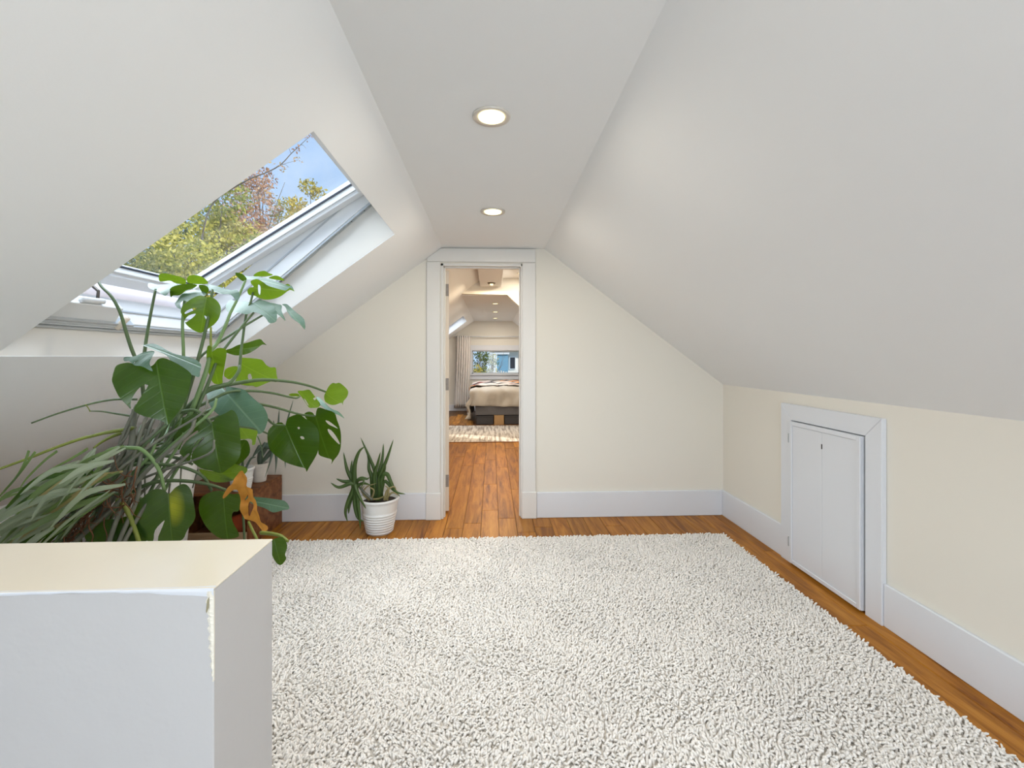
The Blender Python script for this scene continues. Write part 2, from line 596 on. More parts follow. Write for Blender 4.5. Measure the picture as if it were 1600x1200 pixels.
SX0, SX1, SY0, SY1 = -1.578, -0.580, 1.530, 2.795      # opening of the skylight in the left slope
BX0, BX1, BY0, BY1 = -1.40, -0.537, 8.75, 10.05         # opening of the bedroom skylight
mb = MB()
slope_piece(mb, XL - 0.05, CL, YREAR, SY0)
slope_piece(mb, XL - 0.05, SX0, SY0, SY1)
slope_piece(mb, SX1, CL, SY0, SY1)
slope_piece(mb, XL - 0.05, CL, SY1, YB + 0.06)
slope_piece(mb, XL - 0.05, -0.10, YB + 0.06, YH)
slope_piece(mb, XL - 0.05, -0.30, YH, BY0)
slope_piece(mb, XL - 0.05, BX0, BY0, BY1)
slope_piece(mb, BX1, -0.30, BY0, BY1)
slope_piece(mb, XL - 0.05, -0.30, BY1, YEND)
struct(mb.build('ceiling_left', M['ceiling']), 'off-white sloping ceiling on the left with a skylight cut into it')

mb = MB()
n = math.hypot(XR - CR, ZC - KR)
nx, nz = (ZC - KR) / n * 0.07, (XR - CR) / n * 0.07
mb.prism([(CR, ZC), (XR + 0.03, KR - 0.03 * (ZC - KR) / (XR - CR)), (XR + 0.03 + nx, KR + nz), (CR + nx, ZC + nz)], YREAR, YB)
struct(mb.build('ceiling_right', M['ceiling']), 'plain off-white sloping ceiling on the right')

struct(MB().box(CL - 0.05, CR + 0.06, YREAR, YB, ZC, ZC + 0.05).build('ceiling', M['ceiling']), 'flat strip of ceiling with two recessed lamps')
struct(MB().box(XR, XR + 0.08, YREAR, YB, 0, KR).build('wall_right', M['wall']), 'low cream knee wall on the right')
struct(MB().box(XL - 0.08, XL, YREAR, YEND, 0, KL + 0.02).build('wall_left', M['ceiling']), 'low knee wall behind the plants on the left')

# wall with the doorway
DX0, DX1, DZ = -0.404, 0.255, 2.045
WT = 0.12
mb = MB()
mb.prism([(XL, 0), (DX0, 0), (DX0, zl(DX0)), (XL, KL)], YB, YB + WT)
mb.prism([(DX0, DZ), (DX1, DZ), (DX1, 2.5), (-0.05, 2.5), (DX0, zl(DX0))], YB, YB + WT)
mb.prism([(DX1, 0), (XR, 0), (XR, KR), (1.30, 1.52), (1.30, 2.5), (DX1, 2.5)], YB, YB + WT)
struct(mb.build('wall_back', M['wall']), 'cream end wall with the open doorway')

# unseen gable behind the camera; its wide window is added for light
mb = MB()
mb.box(XL, -0.2, YREAR - 0.1, YREAR, 0, 2.3)
mb.box(1.5, XR + 0.1, YREAR - 0.1, YREAR, 0, 2.3)
mb.box(-0.2, 1.5, YREAR - 0.1, YREAR, 0, 0.30)
mb.box(-0.2, 1.5, YREAR - 0.1, YREAR, 1.50, 2.3)
struct(mb.build('wall_rear', M['wall']))
wr = struct(MB().box(-0.2, 1.5, YREAR - 0.06, YREAR - 0.05, 0.30, 1.50).build('added_rear_window', M['glass']))
mb = MB()
for x in (-0.2, 0.625, 1.45):
    mb.box(x, x + 0.05, YREAR - 0.08, YREAR - 0.03, 0.30, 1.50)
for z in (0.30, 1.45):
    mb.box(-0.2, 1.5, YREAR - 0.08, YREAR - 0.03, z, z + 0.05)
mb.build('window_frame', M['frame'], wr)  # frame of the added rear window, unseen

# ------------------------------------------------------------------ hall and bedroom shell
mb = MB()
mb.box(-0.16, 1.35, YB + WT, YH + 0.12, ZH, ZH + 0.05)
mb.box(-0.42, 0.60, YH + 0.10, YEND, ZBED, ZBED + 0.05)
struct(mb.build('ceiling_hall', M['ceiling']), 'ceiling of the hall and bedroom seen through the doorway')
struct(MB().box(1.20, 1.28, YB + WT, YH + 0.12, 0, ZH).build('wall_hall', M['wall']))
mb = MB()
mb.prism([(-0.43, ZBED + 0.01), (0.217, ZBED), (0.62, 1.775), (0.62, ZH), (-0.20, ZH)], YH, YH + 0.12)
mb.prism([(0.62, 0), (1.28, 0), (1.28, ZH), (0.62, ZH)], YH, YH + 0.12)
struct(mb.build('wall_header', M['wall']), 'cream header with a clipped corner between hall and bedroom')
struct(MB().box(-0.155, 0.135, YB + WT, YH, 2.262, ZH).build('trim_beam', M['ceiling'], bevel=0.004), 'boxed beam under the hall ceiling')
mb = MB()
mb.prism([(0.50, ZBED), (1.95, 1.07), (2.0, 1.13), (0.55, ZBED + 0.07)], YH + 0.12, YEND)
struct(mb.build('ceiling_bedroom', M['ceiling']))
struct(MB().box(1.90, 1.98, YH + 0.12, YEND, 0, 1.12).build('wall_bedroom', M['wall']))
# bedroom end wall with its window
WX0, WX1, WZ0, WZ1 = -0.47, 0.68, 0.88, 1.445
mb = MB()
mb.prism([(XL, 0), (WX0, 0), (WX0, zl(WX0)), (XL, KL)], YEND, YEND + 0.14)
mb.box(WX0, WX1, YEND, YEND + 0.14, 0, WZ0)
mb.prism([(WX0, WZ1), (WX1, WZ1), (WX1, 2.2), (-0.35, 2.2), (WX0, zl(WX0))], YEND, YEND + 0.14)
mb.prism([(WX1, 0), (1.98, 0), (1.98, 1.12), (WX1, 2.2)], YEND, YEND + 0.14)
struct(mb.build('wall_end', M['wall']), 'far bedroom wall with a wide low window')

win = struct(empty('window_2', (0.1, YEND, WZ0)), 'wide low bedroom window looking onto a blue house')
mb = MB()
fw = 0.03
mb.box(WX0, WX0 + fw, YEND + 0.03, YEND + 0.08, WZ0, WZ1)
mb.box(WX1 - fw, WX1, YEND + 0.03, YEND + 0.08, WZ0, WZ1)
mb.box(WX0, WX1, YEND + 0.03, YEND + 0.08, WZ0, WZ0 + fw)
mb.box(WX0, WX1, YEND + 0.03, YEND + 0.08, WZ1 - fw, WZ1)
mb.build('window_frame', M['alu'], win)
MB().box(WX0 + fw, WX1 - fw, YEND + 0.05, YEND + 0.056, WZ0 + fw, WZ1 - fw).build('pane', M['glass'], win)
mb = MB()
mb.box(WX0 - 0.11, WX1 + 0.11, YEND - 0.02, YEND, WZ1, WZ1 + 0.125)
mb.box(WX0 - 0.11, WX0, YEND - 0.02, YEND, WZ0 - 0.02, WZ1)
mb.box(WX1, WX1 + 0.11, YEND - 0.02, YEND, WZ0 - 0.02, WZ1)
mb.box(WX0 - 0.11, WX1 + 0.11, YEND - 0.018, YEND, WZ0 - 0.13, WZ0 - 0.02)
mb.box(WX0 - 0.13, WX1 + 0.13, YEND - 0.05, YEND, WZ0 - 0.022, WZ0)
mb.build('window_casing', M['trim'], win)
struct(MB().box(XL, 1.9, YEND - 0.016, YEND, 0, 0.14).build('baseboard_bedroom', M['trim']), 'white baseboard of the far bedroom wall')

# bedroom skylight shaft and window
sk2 = struct(empty('window_4', (BX0, BY0, zl(BX0))), 'small bright skylight in the bedroom slope')
nx, nz = -0.593, 0.805
def bp(x, y, d):
    return (x + nx * d, y, zl(x) + nz * d)
mb = MB()
D2 = 0.22
e_ = 0.002
for (xa, ya, xb, yb) in ((BX0 + e_, BY0 + e_, BX1 - e_, BY0 + e_), (BX1 - e_, BY0 + e_, BX1 - e_, BY1 - e_), (BX1 - e_, BY1 - e_, BX0 + e_, BY1 - e_), (BX0 + e_, BY1 - e_, BX0 + e_, BY0 + e_)):
    mb.add([bp(xa, ya, 0), bp(xb, yb, 0), bp(xb, yb, D2), bp(xa, ya, D2)], [(0, 1, 2, 3)])
mb.build('reveal', M['frame'], sk2)
mb = MB()
for (xa, xb, ya, yb) in ((BX0, BX0 + 0.06, BY0, BY1), (BX1 - 0.06, BX1, BY0, BY1), (BX0, BX1, BY0, BY0 + 0.06), (BX0, BX1, BY1 - 0.06, BY1)):
    mb.hexa([bp(xa, ya, D2 - 0.06), bp(xb, ya, D2 - 0.06), bp(xb, yb, D2 - 0.06), bp(xa, yb, D2 - 0.06)], [bp(xa, ya, D2), bp(xb, ya, D2), bp(xb, yb, D2), bp(xa, yb, D2)])
mb.build('window_frame', M['frame'], sk2)
MB().add([bp(BX0, BY0, D2 - 0.02), bp(BX1, BY0, D2 - 0.02), bp(BX1, BY1, D2 - 0.02), bp(BX0, BY1, D2 - 0.02)], [(0, 1, 2, 3)]).build('pane', M['glass'], sk2)

# ------------------------------------------------------------------ doorway trim
cas = struct(empty('trim_1', (-0.06, YB, 0)), 'white door casing around the open doorway')
T = 0.02
MB().box(-0.516, -0.409, YB - T, YB, 0.0, 2.054).build('casing_side', M['casing'], cas, bevel=0.003)
MB().box(0.247, 0.354, YB - T, YB, 0.0, 2.054).build('casing_side', M['casing'], cas, bevel=0.003)
mb = MB().prism([(-0.512, 2.056), (0.354, 2.056), (0.354, 2.161), (-0.405, 2.161), (-0.512, 2.083)], YB - T - 0.002, YB)
mb.build('casing_head', M['casing'], cas, bevel=0.003)
MB().box(-0.522, -0.403, YB - T - 0.008, YB, 0.0, 0.212).build('plinth_block', M['casing'], cas, bevel=0.003)
MB().box(0.243, 0.362, YB - T - 0.008, YB, 0.0, 0.212).build('plinth_block', M['casing'], cas, bevel=0.003)
mb = MB()
mb.box(DX0, DX0 + 0.02, YB - 0.006, YB + WT + 0.006, 0, 2.045)
mb.box(DX1 - 0.02, DX1, YB - 0.006, YB + WT + 0.006, 0, 2.045)
mb.box(DX0, DX1, YB - 0.006, YB + WT + 0.006, 2.025, 2.045)
mb.build('door_jamb', M['casing'], cas, bevel=0.002)
mb = MB()
mb.box(DX0 + 0.02, DX0 + 0.03, YB + 0.035, YB + 0.075, 0, 2.025)
mb.box(DX1 - 0.03, DX1 - 0.02, YB + 0.035, YB + 0.075, 0, 2.025)
mb.box(DX0 + 0.02, DX1 - 0.02, YB + 0.035, YB + 0.075, 2.015, 2.025)
mb.build('door_stop', M['casing'], cas, bevel=0.002)

# door leaf, swung open into the hall, seen edge-on
door = struct(empty('door_1', (-0.388, YB + WT + 0.004, 0)), 'cream door standing open, seen along its hinge edge')
mb = MB().box(0.0, 0.036, 0.0, 0.62, 0.02, 2.01)
leaf_o = mb.build('door_panel', M['doorleaf'], None, bevel=0.002)
leaf_o.parent = door
for zz in (0.02, 0.62, 1.25):
    o = MB().box(0.036, 0.041, 0.08, 0.54, zz + 0.09, zz + 0.52).build('raised_panel', M['doorleaf'], None, bevel=0.004)
    o.parent = door
for hz in (0.22, 1.02, 1.80):
    mb = MB().box(-0.003, 0.034, -0.003, 0.0, hz, hz + 0.10)
    mb.tube([(-0.008, -0.006, hz - 0.004), (-0.008, -0.006, hz + 0.104)], 0.007, seg=10)
    for sx in (0.012, 0.024):
        for sz in (0.02, 0.05, 0.08):
            mb.tube([(sx, -0.003, hz + sz), (sx, -0.0042, hz + sz)], 0.0035, seg=8)
    o = mb.build('hinge', M['brass'], None)
    o.parent = door
mb = MB().tube([(0.0, 0.56, 1.0), (-0.03, 0.56, 1.0)], 0.009, seg=10)
mb.lathe([(0.0, -0.02), (0.018, -0.018), (0.026, 0.0), (0.018, 0.018), (0.0, 0.02)], (-0.045, 0.56, 1.0), 16)
o = mb.build('door_knob', M['brass'], None, smooth=True)
o.parent = door
door.rotation_euler = (0, 0, R(9))

# ------------------------------------------------------------------ baseboards
def baseboard(mb, x0, x1, y0, y1, h=0.205):
    mb.box(x0, x1, y0, y1, 0, h)
struct(MB().box(XL, -0.522, YB - 0.018, YB, 0, 0.212).build('baseboard_left', M['trim'], bevel=0.004), 'white baseboard left of the doorway')
struct(MB().box(0.362, XR - 0.018, YB - 0.018, YB, 0, 0.206).build('baseboard_back', M['trim'], bevel=0.004), 'white baseboard right of the doorway')
struct(MB().box(XR - 0.018, XR, 2.914, YB, 0, 0.206).build('baseboard_right', M['trim'], bevel=0.004), 'short white baseboard between the corner and the low hatch')
struct(MB().box(XR - 0.018, XR, YREAR, 2.139, 0, 0.206).build('baseboard_near', M['trim'], bevel=0.004), 'long white baseboard nearest the camera on the right')
struct(MB().box(XL, XL + 0.018, 0.83, YB, 0, 0.206).build('baseboard_side', M['trim'], bevel=0.004), 'baseboard behind the plants')

# ------------------------------------------------------------------ low access hatch in the right knee wall
hat = struct(empty('door_2', (XR, 2.53, 0)), 'low white access hatch with mitred casing in the knee wall')
HY0, HY1, HZ = 2.139, 2.914, 1.000
CW = 0.100
cx0, cx1 = XR - 0.026, XR
def mitre(a, b, c, d, name):
    mb = MB().hexa([(cx0, y, z) for y, z in (a, b, c, d)], [(cx1, y, z) for y, z in (a, b, c, d)])
    mb.build(name, M['trim'], hat, bevel=0.0025)
g = 0.0008
mitre((HY0, 0), (HY0 + CW, 0), (HY0 + CW, HZ - CW), (HY0, HZ), 'casing_side')
mitre((HY1 - CW, 0), (HY1, 0), (HY1, HZ), (HY1 - CW, HZ - CW), 'casing_side')
mitre((HY0 + g, HZ), (HY0 + CW + g, HZ - CW), (HY1 - CW - g, HZ - CW), (HY1 - g, HZ), 'casing_head')
MB().box(XR - 0.004, XR, HY0 + CW, HY1 - CW, 0, HZ - CW).build('gap_shade_sheet', M['dark'], hat)  # black sheet on the wall, shade of the gap put into its colour
py0, py1, pz0, pz1 = HY0 + CW + 0.012, HY1 - CW - 0.003, 0.012, HZ - CW - 0.005
half = (py0 + py1) / 2
MB().box(XR - 0.034, XR - 0.006, py0, half - 0.0006, pz0, pz1).build('hatch_board', M['trim'], hat, bevel=0.0012)
MB().box(XR - 0.034, XR - 0.006, half + 0.0006, py1, pz0, pz1).build('hatch_board', M['trim'], hat, bevel=0.0012)
for (a, b, c, d) in ((py0, py0 + 0.026, pz0, pz1), (py1 - 0.026, py1, pz0, pz1), (py0 + 0.026, py1 - 0.026, pz1 - 0.026, pz1), (py0 + 0.026, py1 - 0.026, pz0, pz0 + 0.026)):
    MB().box(XR - 0.041, XR - 0.034, a, b, c, d).build('hatch_moulding', M['trim'], hat, bevel=0.004)
for hz in (0.11, 0.76):
    MB().tube([(XR - 0.036, HY1 - CW + 0.004, hz), (XR - 0.036, HY1 - CW + 0.004, hz + 0.055)], 0.006, seg=10).build('hinge', M['alu'], hat)
mb = MB().box(XR - 0.035, XR - 0.0338, half - 0.004, half + 0.004, 0.775, 0.803)
mb.build('key_slot', M['dark'], hat)

# ------------------------------------------------------------------ half wall of the stair in the foreground
HX, HYa, HYb, HT = -0.384, 0.655, 0.826, 0.980
hw = struct(empty('wall_stair', (HX, HYa, 0)), 'white plastered half wall in the left foreground with chipped corner')
mb = MB()
MB().box(XL, HX, HYa, HYb, 0, HT - 0.003).build('half_wall_body', M['plaster'], hw, bevel=0.0012)
MB().box(XL, HX + 0.0004, HYa - 0.0004, HYb + 0.0004, HT - 0.003, HT).build('half_wall_top_warm_bounce', M['cap'], hw, bevel=0.0008)
# uneven lip of thick white paint along the front edge, wider towards the corner
vs, fs = [], []
nseg = 160
for i in range(nseg + 1):
    x = XL + (HX + 0.0005 - XL) * i / nseg
    d = HX - x
    j1 = 0.0005 * math.sin(i * 1.7) + 0.0006 * math.sin(i * 0.41 + 1) + random.uniform(-0.0003, 0.0003)
    lip = 0.0032 + max(0.0, 0.10 - d) * 0.085 + j1
    top = 0.003 + max(0.0, 0.05 - d) * 0.06 + j1
    vs += [(x, HYa + top, HT + 0.0002), (x, HYa - 0.0009, HT - 0.0004), (x, HYa - 0.0013, HT - lip * 0.6), (x, HYa - 0.0003, HT - lip - 0.001)]
for i in range(nseg):
    for k in range(3):
        a = i * 4 + k
        fs.append((a, a + 1, a + 5, a + 4))
MB().add(vs, fs).build('paint_lip', M['trim'], hw, smooth=True)
# chipped vertical corner
vs, fs = [], []
nseg = 70
for i in range(nseg + 1):
    t = i / nseg
    z = HT - 0.004 - 0.125 * t
    w = 0.0085 * (1 - t) ** 0.8 + 0.0012 + 0.0012 * math.sin(i * 0.9) + random.uniform(-0.0008, 0.0008)
    w = max(0.0008, w)
    vs += [(HX - w, HYa - 0.0005, z), (HX - w * 0.45, HYa - 0.0016 + random.uniform(-0.0006, 0.0006), z), (HX + 0.0006, HYa - 0.0005, z), (HX + 0.0006, HYa + 0.002, z)]
for i in range(nseg):
    for k in range(3):
        a = i * 4 + k
        fs.append((a, a + 4, a + 5, a + 1))
MB().add(vs, fs).build('chipped_edge', M['chip'], hw)
vs = [(HX - 0.0075, HYa - 0.0022, HT - 0.016), (HX - 0.0045, HYa - 0.0024, HT - 0.011), (HX - 0.0048, HYa - 0.0024, HT - 0.026), (HX - 0.0085, HYa - 0.0022, HT - 0.034), (HX - 0.0092, HYa - 0.0020, HT - 0.031)]
MB().add(vs, [(0, 1, 2, 3, 4)]).build('paint_chip', M['chip_dark'], hw)

# ------------------------------------------------------------------ skylight
sky = struct(empty('window_1', ((SX0 + SX1) / 2, 2.16, 1.7)), 'large skylight with its sash tilted open to autumn trees')
FA = Vector((-1.634, 0, 1.410))                       # bottom of the roof window, inner face
U = Vector((0.753, 0, 0.658)).normalized()            # up the window
NN = Vector((-U.z, 0, U.x))                           # outwards
FLEN = 1.30
def fp(u, y, nn):
    p = FA + U * u + NN * nn
    return (p.x, y, p.z)
# reveal boards of the shaft
mb = MB()
b0, b1 = (SX0, zl(SX0)), (SX1, zl(SX1))
def rv(y):
    return [(b0[0] + 0.001 - 0.0024, y, b0[1] + 0.0032), (b1[0] - 0.001 - 0.0024, y, b1[1] + 0.0032), fp(FLEN, y, 0.0), fp(FLEN, y, 0.15), fp(0, y, 0.15), fp(0, y, 0.0)]
q0, q1 = rv(SY0 + 0.0015), rv(SY1 - 0.0015)
for q, s in ((q0, -0.03), (q1, 0.03)):
    k = len(q)
    vs = list(q) + [(p[0], p[1] + s, p[2]) for p in q]
    mb.add(vs, [tuple(range(k)), tuple(range(2 * k - 1, k - 1, -1))] + [(i, (i + 1) % k, (i + 1) % k + k, i + k) for i in range(k)])
# bottom and top boards
d = Vector((-0.02, 0, -0.012))
A0, A1 = Vector(q0[0]), Vector(q0[5])
B0, B1 = Vector(q1[0]), Vector(q1[5])
mb.hexa([A0, B0, B1, A1], [A0 + d, B0 + d, B1 + d, A1 + d])
A0, A1 = Vector(q0[1]), Vector(q0[2])
B0, B1 = Vector(q1[1]), Vector(q1[2])
d = Vector((0.03, 0, 0.045))
mb.hexa([A0, B0, B1, A1], [A0 + d, B0 + d, B1 + d, A1 + d])
mb.build('shaft_lining', M['shaft'], sky)
# fixed frame
FD = 0.160
FWW = 0.050
def fbox(name, u0, u1, y0, y1, n0, n1, mat, bevel=0.002, parent=sky):
    mb = MB().hexa([fp(u0, y0, n0), fp(u1, y0, n0), fp(u1, y1, n0), fp(u0, y1, n0)], [fp(u0, y0, n1), fp(u1, y0, n1), fp(u1, y1, n1), fp(u0, y1, n1)])
    return mb.build(name, mat, parent, bevel=bevel)
fbox('frame_rail', 0, FLEN, SY1 - FWW, SY1, 0.0, FD, M['frame'])
fbox('frame_rail', 0, FLEN, SY0, SY0 + FWW, 0.0, FD, M['frame'])
fbox('frame_rail', 0, FWW, SY0 + FWW, SY1 - FWW, 0.0, FD, M['frame'])
fbox('frame_rail', FLEN - FWW, FLEN, SY0 + FWW, SY1 - FWW, 0.0, FD, M['frame'])
# grey tracks on the inner face of the frame
for k, (a, b, h) in enumerate(((0.004, 0.014, 0.010), (0.020, 0.026, 0.006), (0.034, 0.046, 0.012))):
    fbox('frame_track', 0.004, FLEN, SY1 - b, SY1 - a, -h, 0.0, M['alu'], 0.001)
    fbox('frame_track', a, b, SY0, SY1 - b, -h, 0.0, M['alu'] if k != 1 else M['frame'], 0.001)
for u in (1.06, 1.16, 0.52, 0.12):
    p = fp(u, SY1 - 0.030, -0.001)
    mb = MB().tube([p, fp(u, SY1 - 0.030, -0.0135)], 0.004, seg=8)
    mb.build('screw', M['gasket'], sky)
# pinkish upstand of the roof flashing outside the bottom rail
fbox('flashing_upstand', -0.035, -0.004, SY0 - 0.05, SY1 + 0.05, FD - 0.06, 0.36, M['flash'])
# seal between frame and sash
fbox('gasket', 0.05, FLEN - 0.05, SY1 - FWW - 0.006, SY1 - FWW, 0.070, 0.078, M['alu'], 0)
fbox('gasket', FWW, FWW + 0.006, SY0 + FWW, SY1 - FWW, 0.070, 0.078, M['alu'], 0)
# sash, hinged along the top
OPEN = R(8.3)
HU, HN = 1.262, 0.040
Ud = -(U * math.cos(OPEN)) + NN * math.sin(OPEN)       # down the sash
Nd = NN * math.cos(OPEN) + U * math.sin(OPEN)
hinge = FA + U * HU + NN * HN
def spt(s, y, t):
    p = hinge + Ud * s + Nd * t
    return (p.x, y, p.z)
sash = empty('sash', (hinge.x, 2.16, hinge.z))
sash.parent = sky
sash.matrix_parent_inverse = Matrix.Translation(-sky.location)
sash_parts = []
def sbox(name, s0, s1, y0, y1, t0, t1, mat, bevel=0.003):
    mb = MB().hexa([spt(s0, y0, t0), spt(s1, y0, t0), spt(s1, y1, t0), spt(s0, y1, t0)], [spt(s0, y0, t1), spt(s1, y0, t1), spt(s1, y1, t1), spt(s0, y1, t1)])
    return mb.build(name, mat, sash, bevel=bevel)
SL = 1.20
ya, yb = SY0 + 0.056, SY1 - 0.056
SW = 0.062
sbox('sash_rail', 0, SL, yb - SW, yb, 0, 0.090, M['frame'])
sbox('sash_rail', 0, SL, ya, ya + SW, 0, 0.090, M['frame'])
sbox('sash_rail', 0, SW, ya + SW, yb - SW, 0, 0.090, M['frame'])
sbox('sash_rail', SL - SW, SL, ya + SW, yb - SW, 0, 0.090, M['frame'])
sbox('sash_bead', SW, SL - SW, yb - SW - 0.012, yb - SW, 0.020, 0.060, M['frame'], 0.001)
sbox('sash_bead', SL - SW - 0.012, SL - SW, ya + SW, yb - SW - 0.012, 0.020, 0.060, M['frame'], 0.001)
sbox('glass_seal', SW, SL - SW, yb - SW - 0.018, yb - SW - 0.012, 0.050, 0.060, M['gasket'], 0)
sbox('glass_seal', SL - SW - 0.018, SL - SW - 0.012, ya + SW, yb - SW - 0.018, 0.052, 0.060, M['gasket'], 0)
sbox('pane', SW, SL - SW, ya + SW, yb - SW, 0.060, 0.066, M['glass'], 0)
# outer weather cover of the sash: pinkish metal seen underneath the tilted edge
sbox('weather_cover', -0.02, SL + 0.035, yb - 0.01, yb + 0.05, 0.086, 0.100, M['frame'], 0.002)
sbox('weather_cover', -0.02, SL + 0.035, ya - 0.05, ya + 0.01, 0.086, 0.100, M['frame'], 0.002)
sbox('weather_cover', SL - 0.012, SL + 0.035, ya + 0.01, yb - 0.01, 0.086, 0.100, M['frame'], 0.002)
# chain opener on the bottom rail
op = empty('chain_opener', fp(0.06, 1.86, 0.02))
op.parent = sky
op.matrix_parent_inverse = Matrix.Translation(-sky.location)
yo0, yo1 = 1.69, 2.03
mb = MB().hexa([fp(0.052, yo0, 0.0), fp(0.052, yo1, 0.0), fp(0.052, yo1, 0.05), fp(0.052, yo0, 0.05)], [fp(0.13, yo0 + 0.04, 0.004), fp(0.13, yo1 - 0.03, 0.004), fp(0.13, yo1 - 0.03, 0.05), fp(0.13, yo0 + 0.04, 0.05)])
mb.build('opener_housing', M['frame'], op, bevel=0.004, seg=2)
fbox('opener_base', 0.048, 0.056, yo0 + 0.02, yo1 + 0.09, -0.012, 0.03, M['alu'], 0.001, op)
mb = MB().tube([fp(0.030, 2.045, -0.012), fp(0.095, 2.045, -0.008)], 0.012, seg=12)
mb.build('latch_roller', M['doorleaf'], op, smooth=True)
mb = MB().tube([fp(0.12, 1.90, 0.03), fp(0.15, 1.91, 0.07), spt(SL - 0.05, 1.93, 0.0)], 0.006, seg=8)
mb.build('chain', M['steel'], op)
mb = MB().tube([fp(0.14, 1.80, 0.015), fp(0.142, 1.90, 0.02)], 0.011, seg=12)
mb.build('motor_barrel', M['frame'], op, smooth=True)

# ------------------------------------------------------------------ recessed lamps
def downlight(loc, label, radius=0.069, energy=10.0, group='recessed ceiling lamps'):
    t = thing('recessed_downlight', loc, label, 'lamp', group)
    r = radius
    MB().lathe([(r * 0.66, 0.0), (r * 0.70, -0.004), (r * 0.96, -0.008), (r, -0.004), (r, 0.0)], loc, 40).build('trim_ring', M['lamp_trim'], t, smooth=True)
    MB().lathe([(0.0005, -0.0098), (r * 0.6, -0.0095), (r * 0.685, -0.007), (r * 0.685, -0.0005), (0.0005, -0.0005)], loc, 32).build('lens', M['lamp_lens'], t)
    lm = lamp('downlight_bulb', 'AREA', (0, 0, -0.014), (0, 0, 0), energy, (1.0, 0.90, 0.76), parent=t, shape='DISK', size=r * 1.2)
    return t
downlight((0.0, 1.668, ZC), 'larger recessed ceiling lamp nearest the camera', energy=7)
downlight((0.008, 2.762, ZC), 'recessed ceiling lamp just in front of the doorway', 0.074, energy=8)
downlight((0.0, 0.574, ZC), 'unseen ceiling lamp added over the half wall, above the camera', energy=3)  # out of view, added to light the top of the half wall
downlight((0.06, 7.37, ZBED), 'nearest of three small lamps in the bedroom ceiling', 0.055, 11)
downlight((0.07, 8.74, ZBED), 'middle one of three small lamps in the bedroom ceiling', 0.055, 11)
downlight((0.08, 10.2, ZBED), 'farthest of three small lamps in the bedroom ceiling', 0.055, 11)
downlight((0.385, 5.95, ZH), 'hall ceiling lamp at the right edge of the doorway', 0.055, 6)
downlight((0.45, 4.7, ZH), 'unseen hall ceiling lamp added just beyond the door head', 0.055, 22)  # out of view, added to brighten the hall
bl = thing('beam_spotlight', (0.0, 6.02, 2.262), 'small dark-rimmed spotlight under the boxed hall beam', 'lamp')
MB().lathe([(0.0005, 0.0), (0.052, 0.0), (0.050, -0.012), (0.040, -0.016), (0.0005, -0.016)], bl.location, 24).build('lamp_rim', M['brass'], bl, smooth=True)
MB().lathe([(0.0005, -0.016), (0.022, -0.017), (0.018, -0.032), (0.0005, -0.036)], bl.location, 20).build('lens', M['lamp_lens'], bl, smooth=True)
lamp('beam_bulb', 'AREA', (0, 0, -0.045), (0, 0, 0), 16, (1.0, 0.80, 0.55), parent=bl, shape='DISK', size=0.05)

# ------------------------------------------------------------------ shag rug
rx0, rx1, ry0, ry1 = -1.66, 1.675, 1.02, 3.265
rug = thing('shag_rug', (0.0, (ry0 + ry1) / 2, 0.0), 'large cream shag rug with thick wool loops on the wooden floor', 'rug')
MB().box(rx0, rx1, ry0, ry1, 0.0012, 0.009).build('rug_backing', M['rug'], rug, bevel=0.003)
SP = 0.0102
gx, gy = np.meshgrid(np.arange(rx0 + 0.004, rx1 - 0.004, SP), np.arange(ry0 + 0.004, ry1 - 0.004, SP))
P = np.stack([gx.ravel(), gy.ravel()], 1)
P += RNG.uniform(-0.0048, 0.0048, P.shape)
hid = (P[:, 0] < -0.75 - (P[:, 1] - 1.0) * 0.42)
P = P[~(hid & (RNG.random(len(P)) < 0.7))]
nT = len(P)
ang = RNG.uniform(0, 2 * math.pi, nT)
# neighbouring loops lean together in soft drifts
drift = 1.6 * np.sin(P[:, 0] * 9 + 2 * np.sin(P[:, 1] * 6)) + 1.4 * np.cos(P[:, 1] * 11 + P[:, 0] * 4)
ang = drift + RNG.normal(0, 1.5, nT)
lean = RNG.uniform(0.25, 1.0, nT)
ln = RNG.uniform(0.016, 0.026, nT)
rad = RNG.uniform(0.0042, 0.0058, nT)
S, NR = 4, 3
dirx, diry = np.cos(ang), np.sin(ang)
V = np.zeros((nT, NR * S + 1, 3))
for k in range(NR):
    t = k / (NR - 1) * 0.9
    bend = lean * ln * (t ** 1.5) * 0.95
    z = 0.007 + ln * np.sin(t * (math.pi / 2) * (1.0 - 0.28 * lean)) * (1 - 0.30 * lean) * 0.92
    cx = P[:, 0] + dirx * bend
    cy = P[:, 1] + diry * bend
    rr = rad * (0.95, 1.08, 0.90)[k]
    for s in range(S):
        a = 2 * math.pi * s / S
        V[:, k * S + s, 0] = cx + rr * math.cos(a)
        V[:, k * S + s, 1] = cy + rr * math.sin(a)
        V[:, k * S + s, 2] = z - 0.35 * rr * (dirx * math.cos(a) + diry * math.sin(a)) * t
bend = lean * ln * 1.02
V[:, NR * S, 0] = P[:, 0] + dirx * bend
V[:, NR * S, 1] = P[:, 1] + diry * bend
V[:, NR * S, 2] = 0.007 + ln * np.sin((math.pi / 2) * (1.0 - 0.28 * lean)) * (1 - 0.30 * lean) * 0.92 + rad * 0.45
tri = []
for k in range(NR - 1):
    for s in range(S):
        s2 = (s + 1) % S
        tri += [(k * S + s, k * S + s2, (k + 1) * S + s2), (k * S + s, (k + 1) * S + s2, (k + 1) * S + s)]
for s in range(S):
    tri.append(((NR - 1) * S + s, (NR - 1) * S + (s + 1) % S, NR * S))
tri = np.array(tri)
F = (tri[None] + (np.arange(nT) * (NR * S + 1))[:, None, None]).reshape(-1, 3)
me = bpy.data.meshes.new('rug_pile')
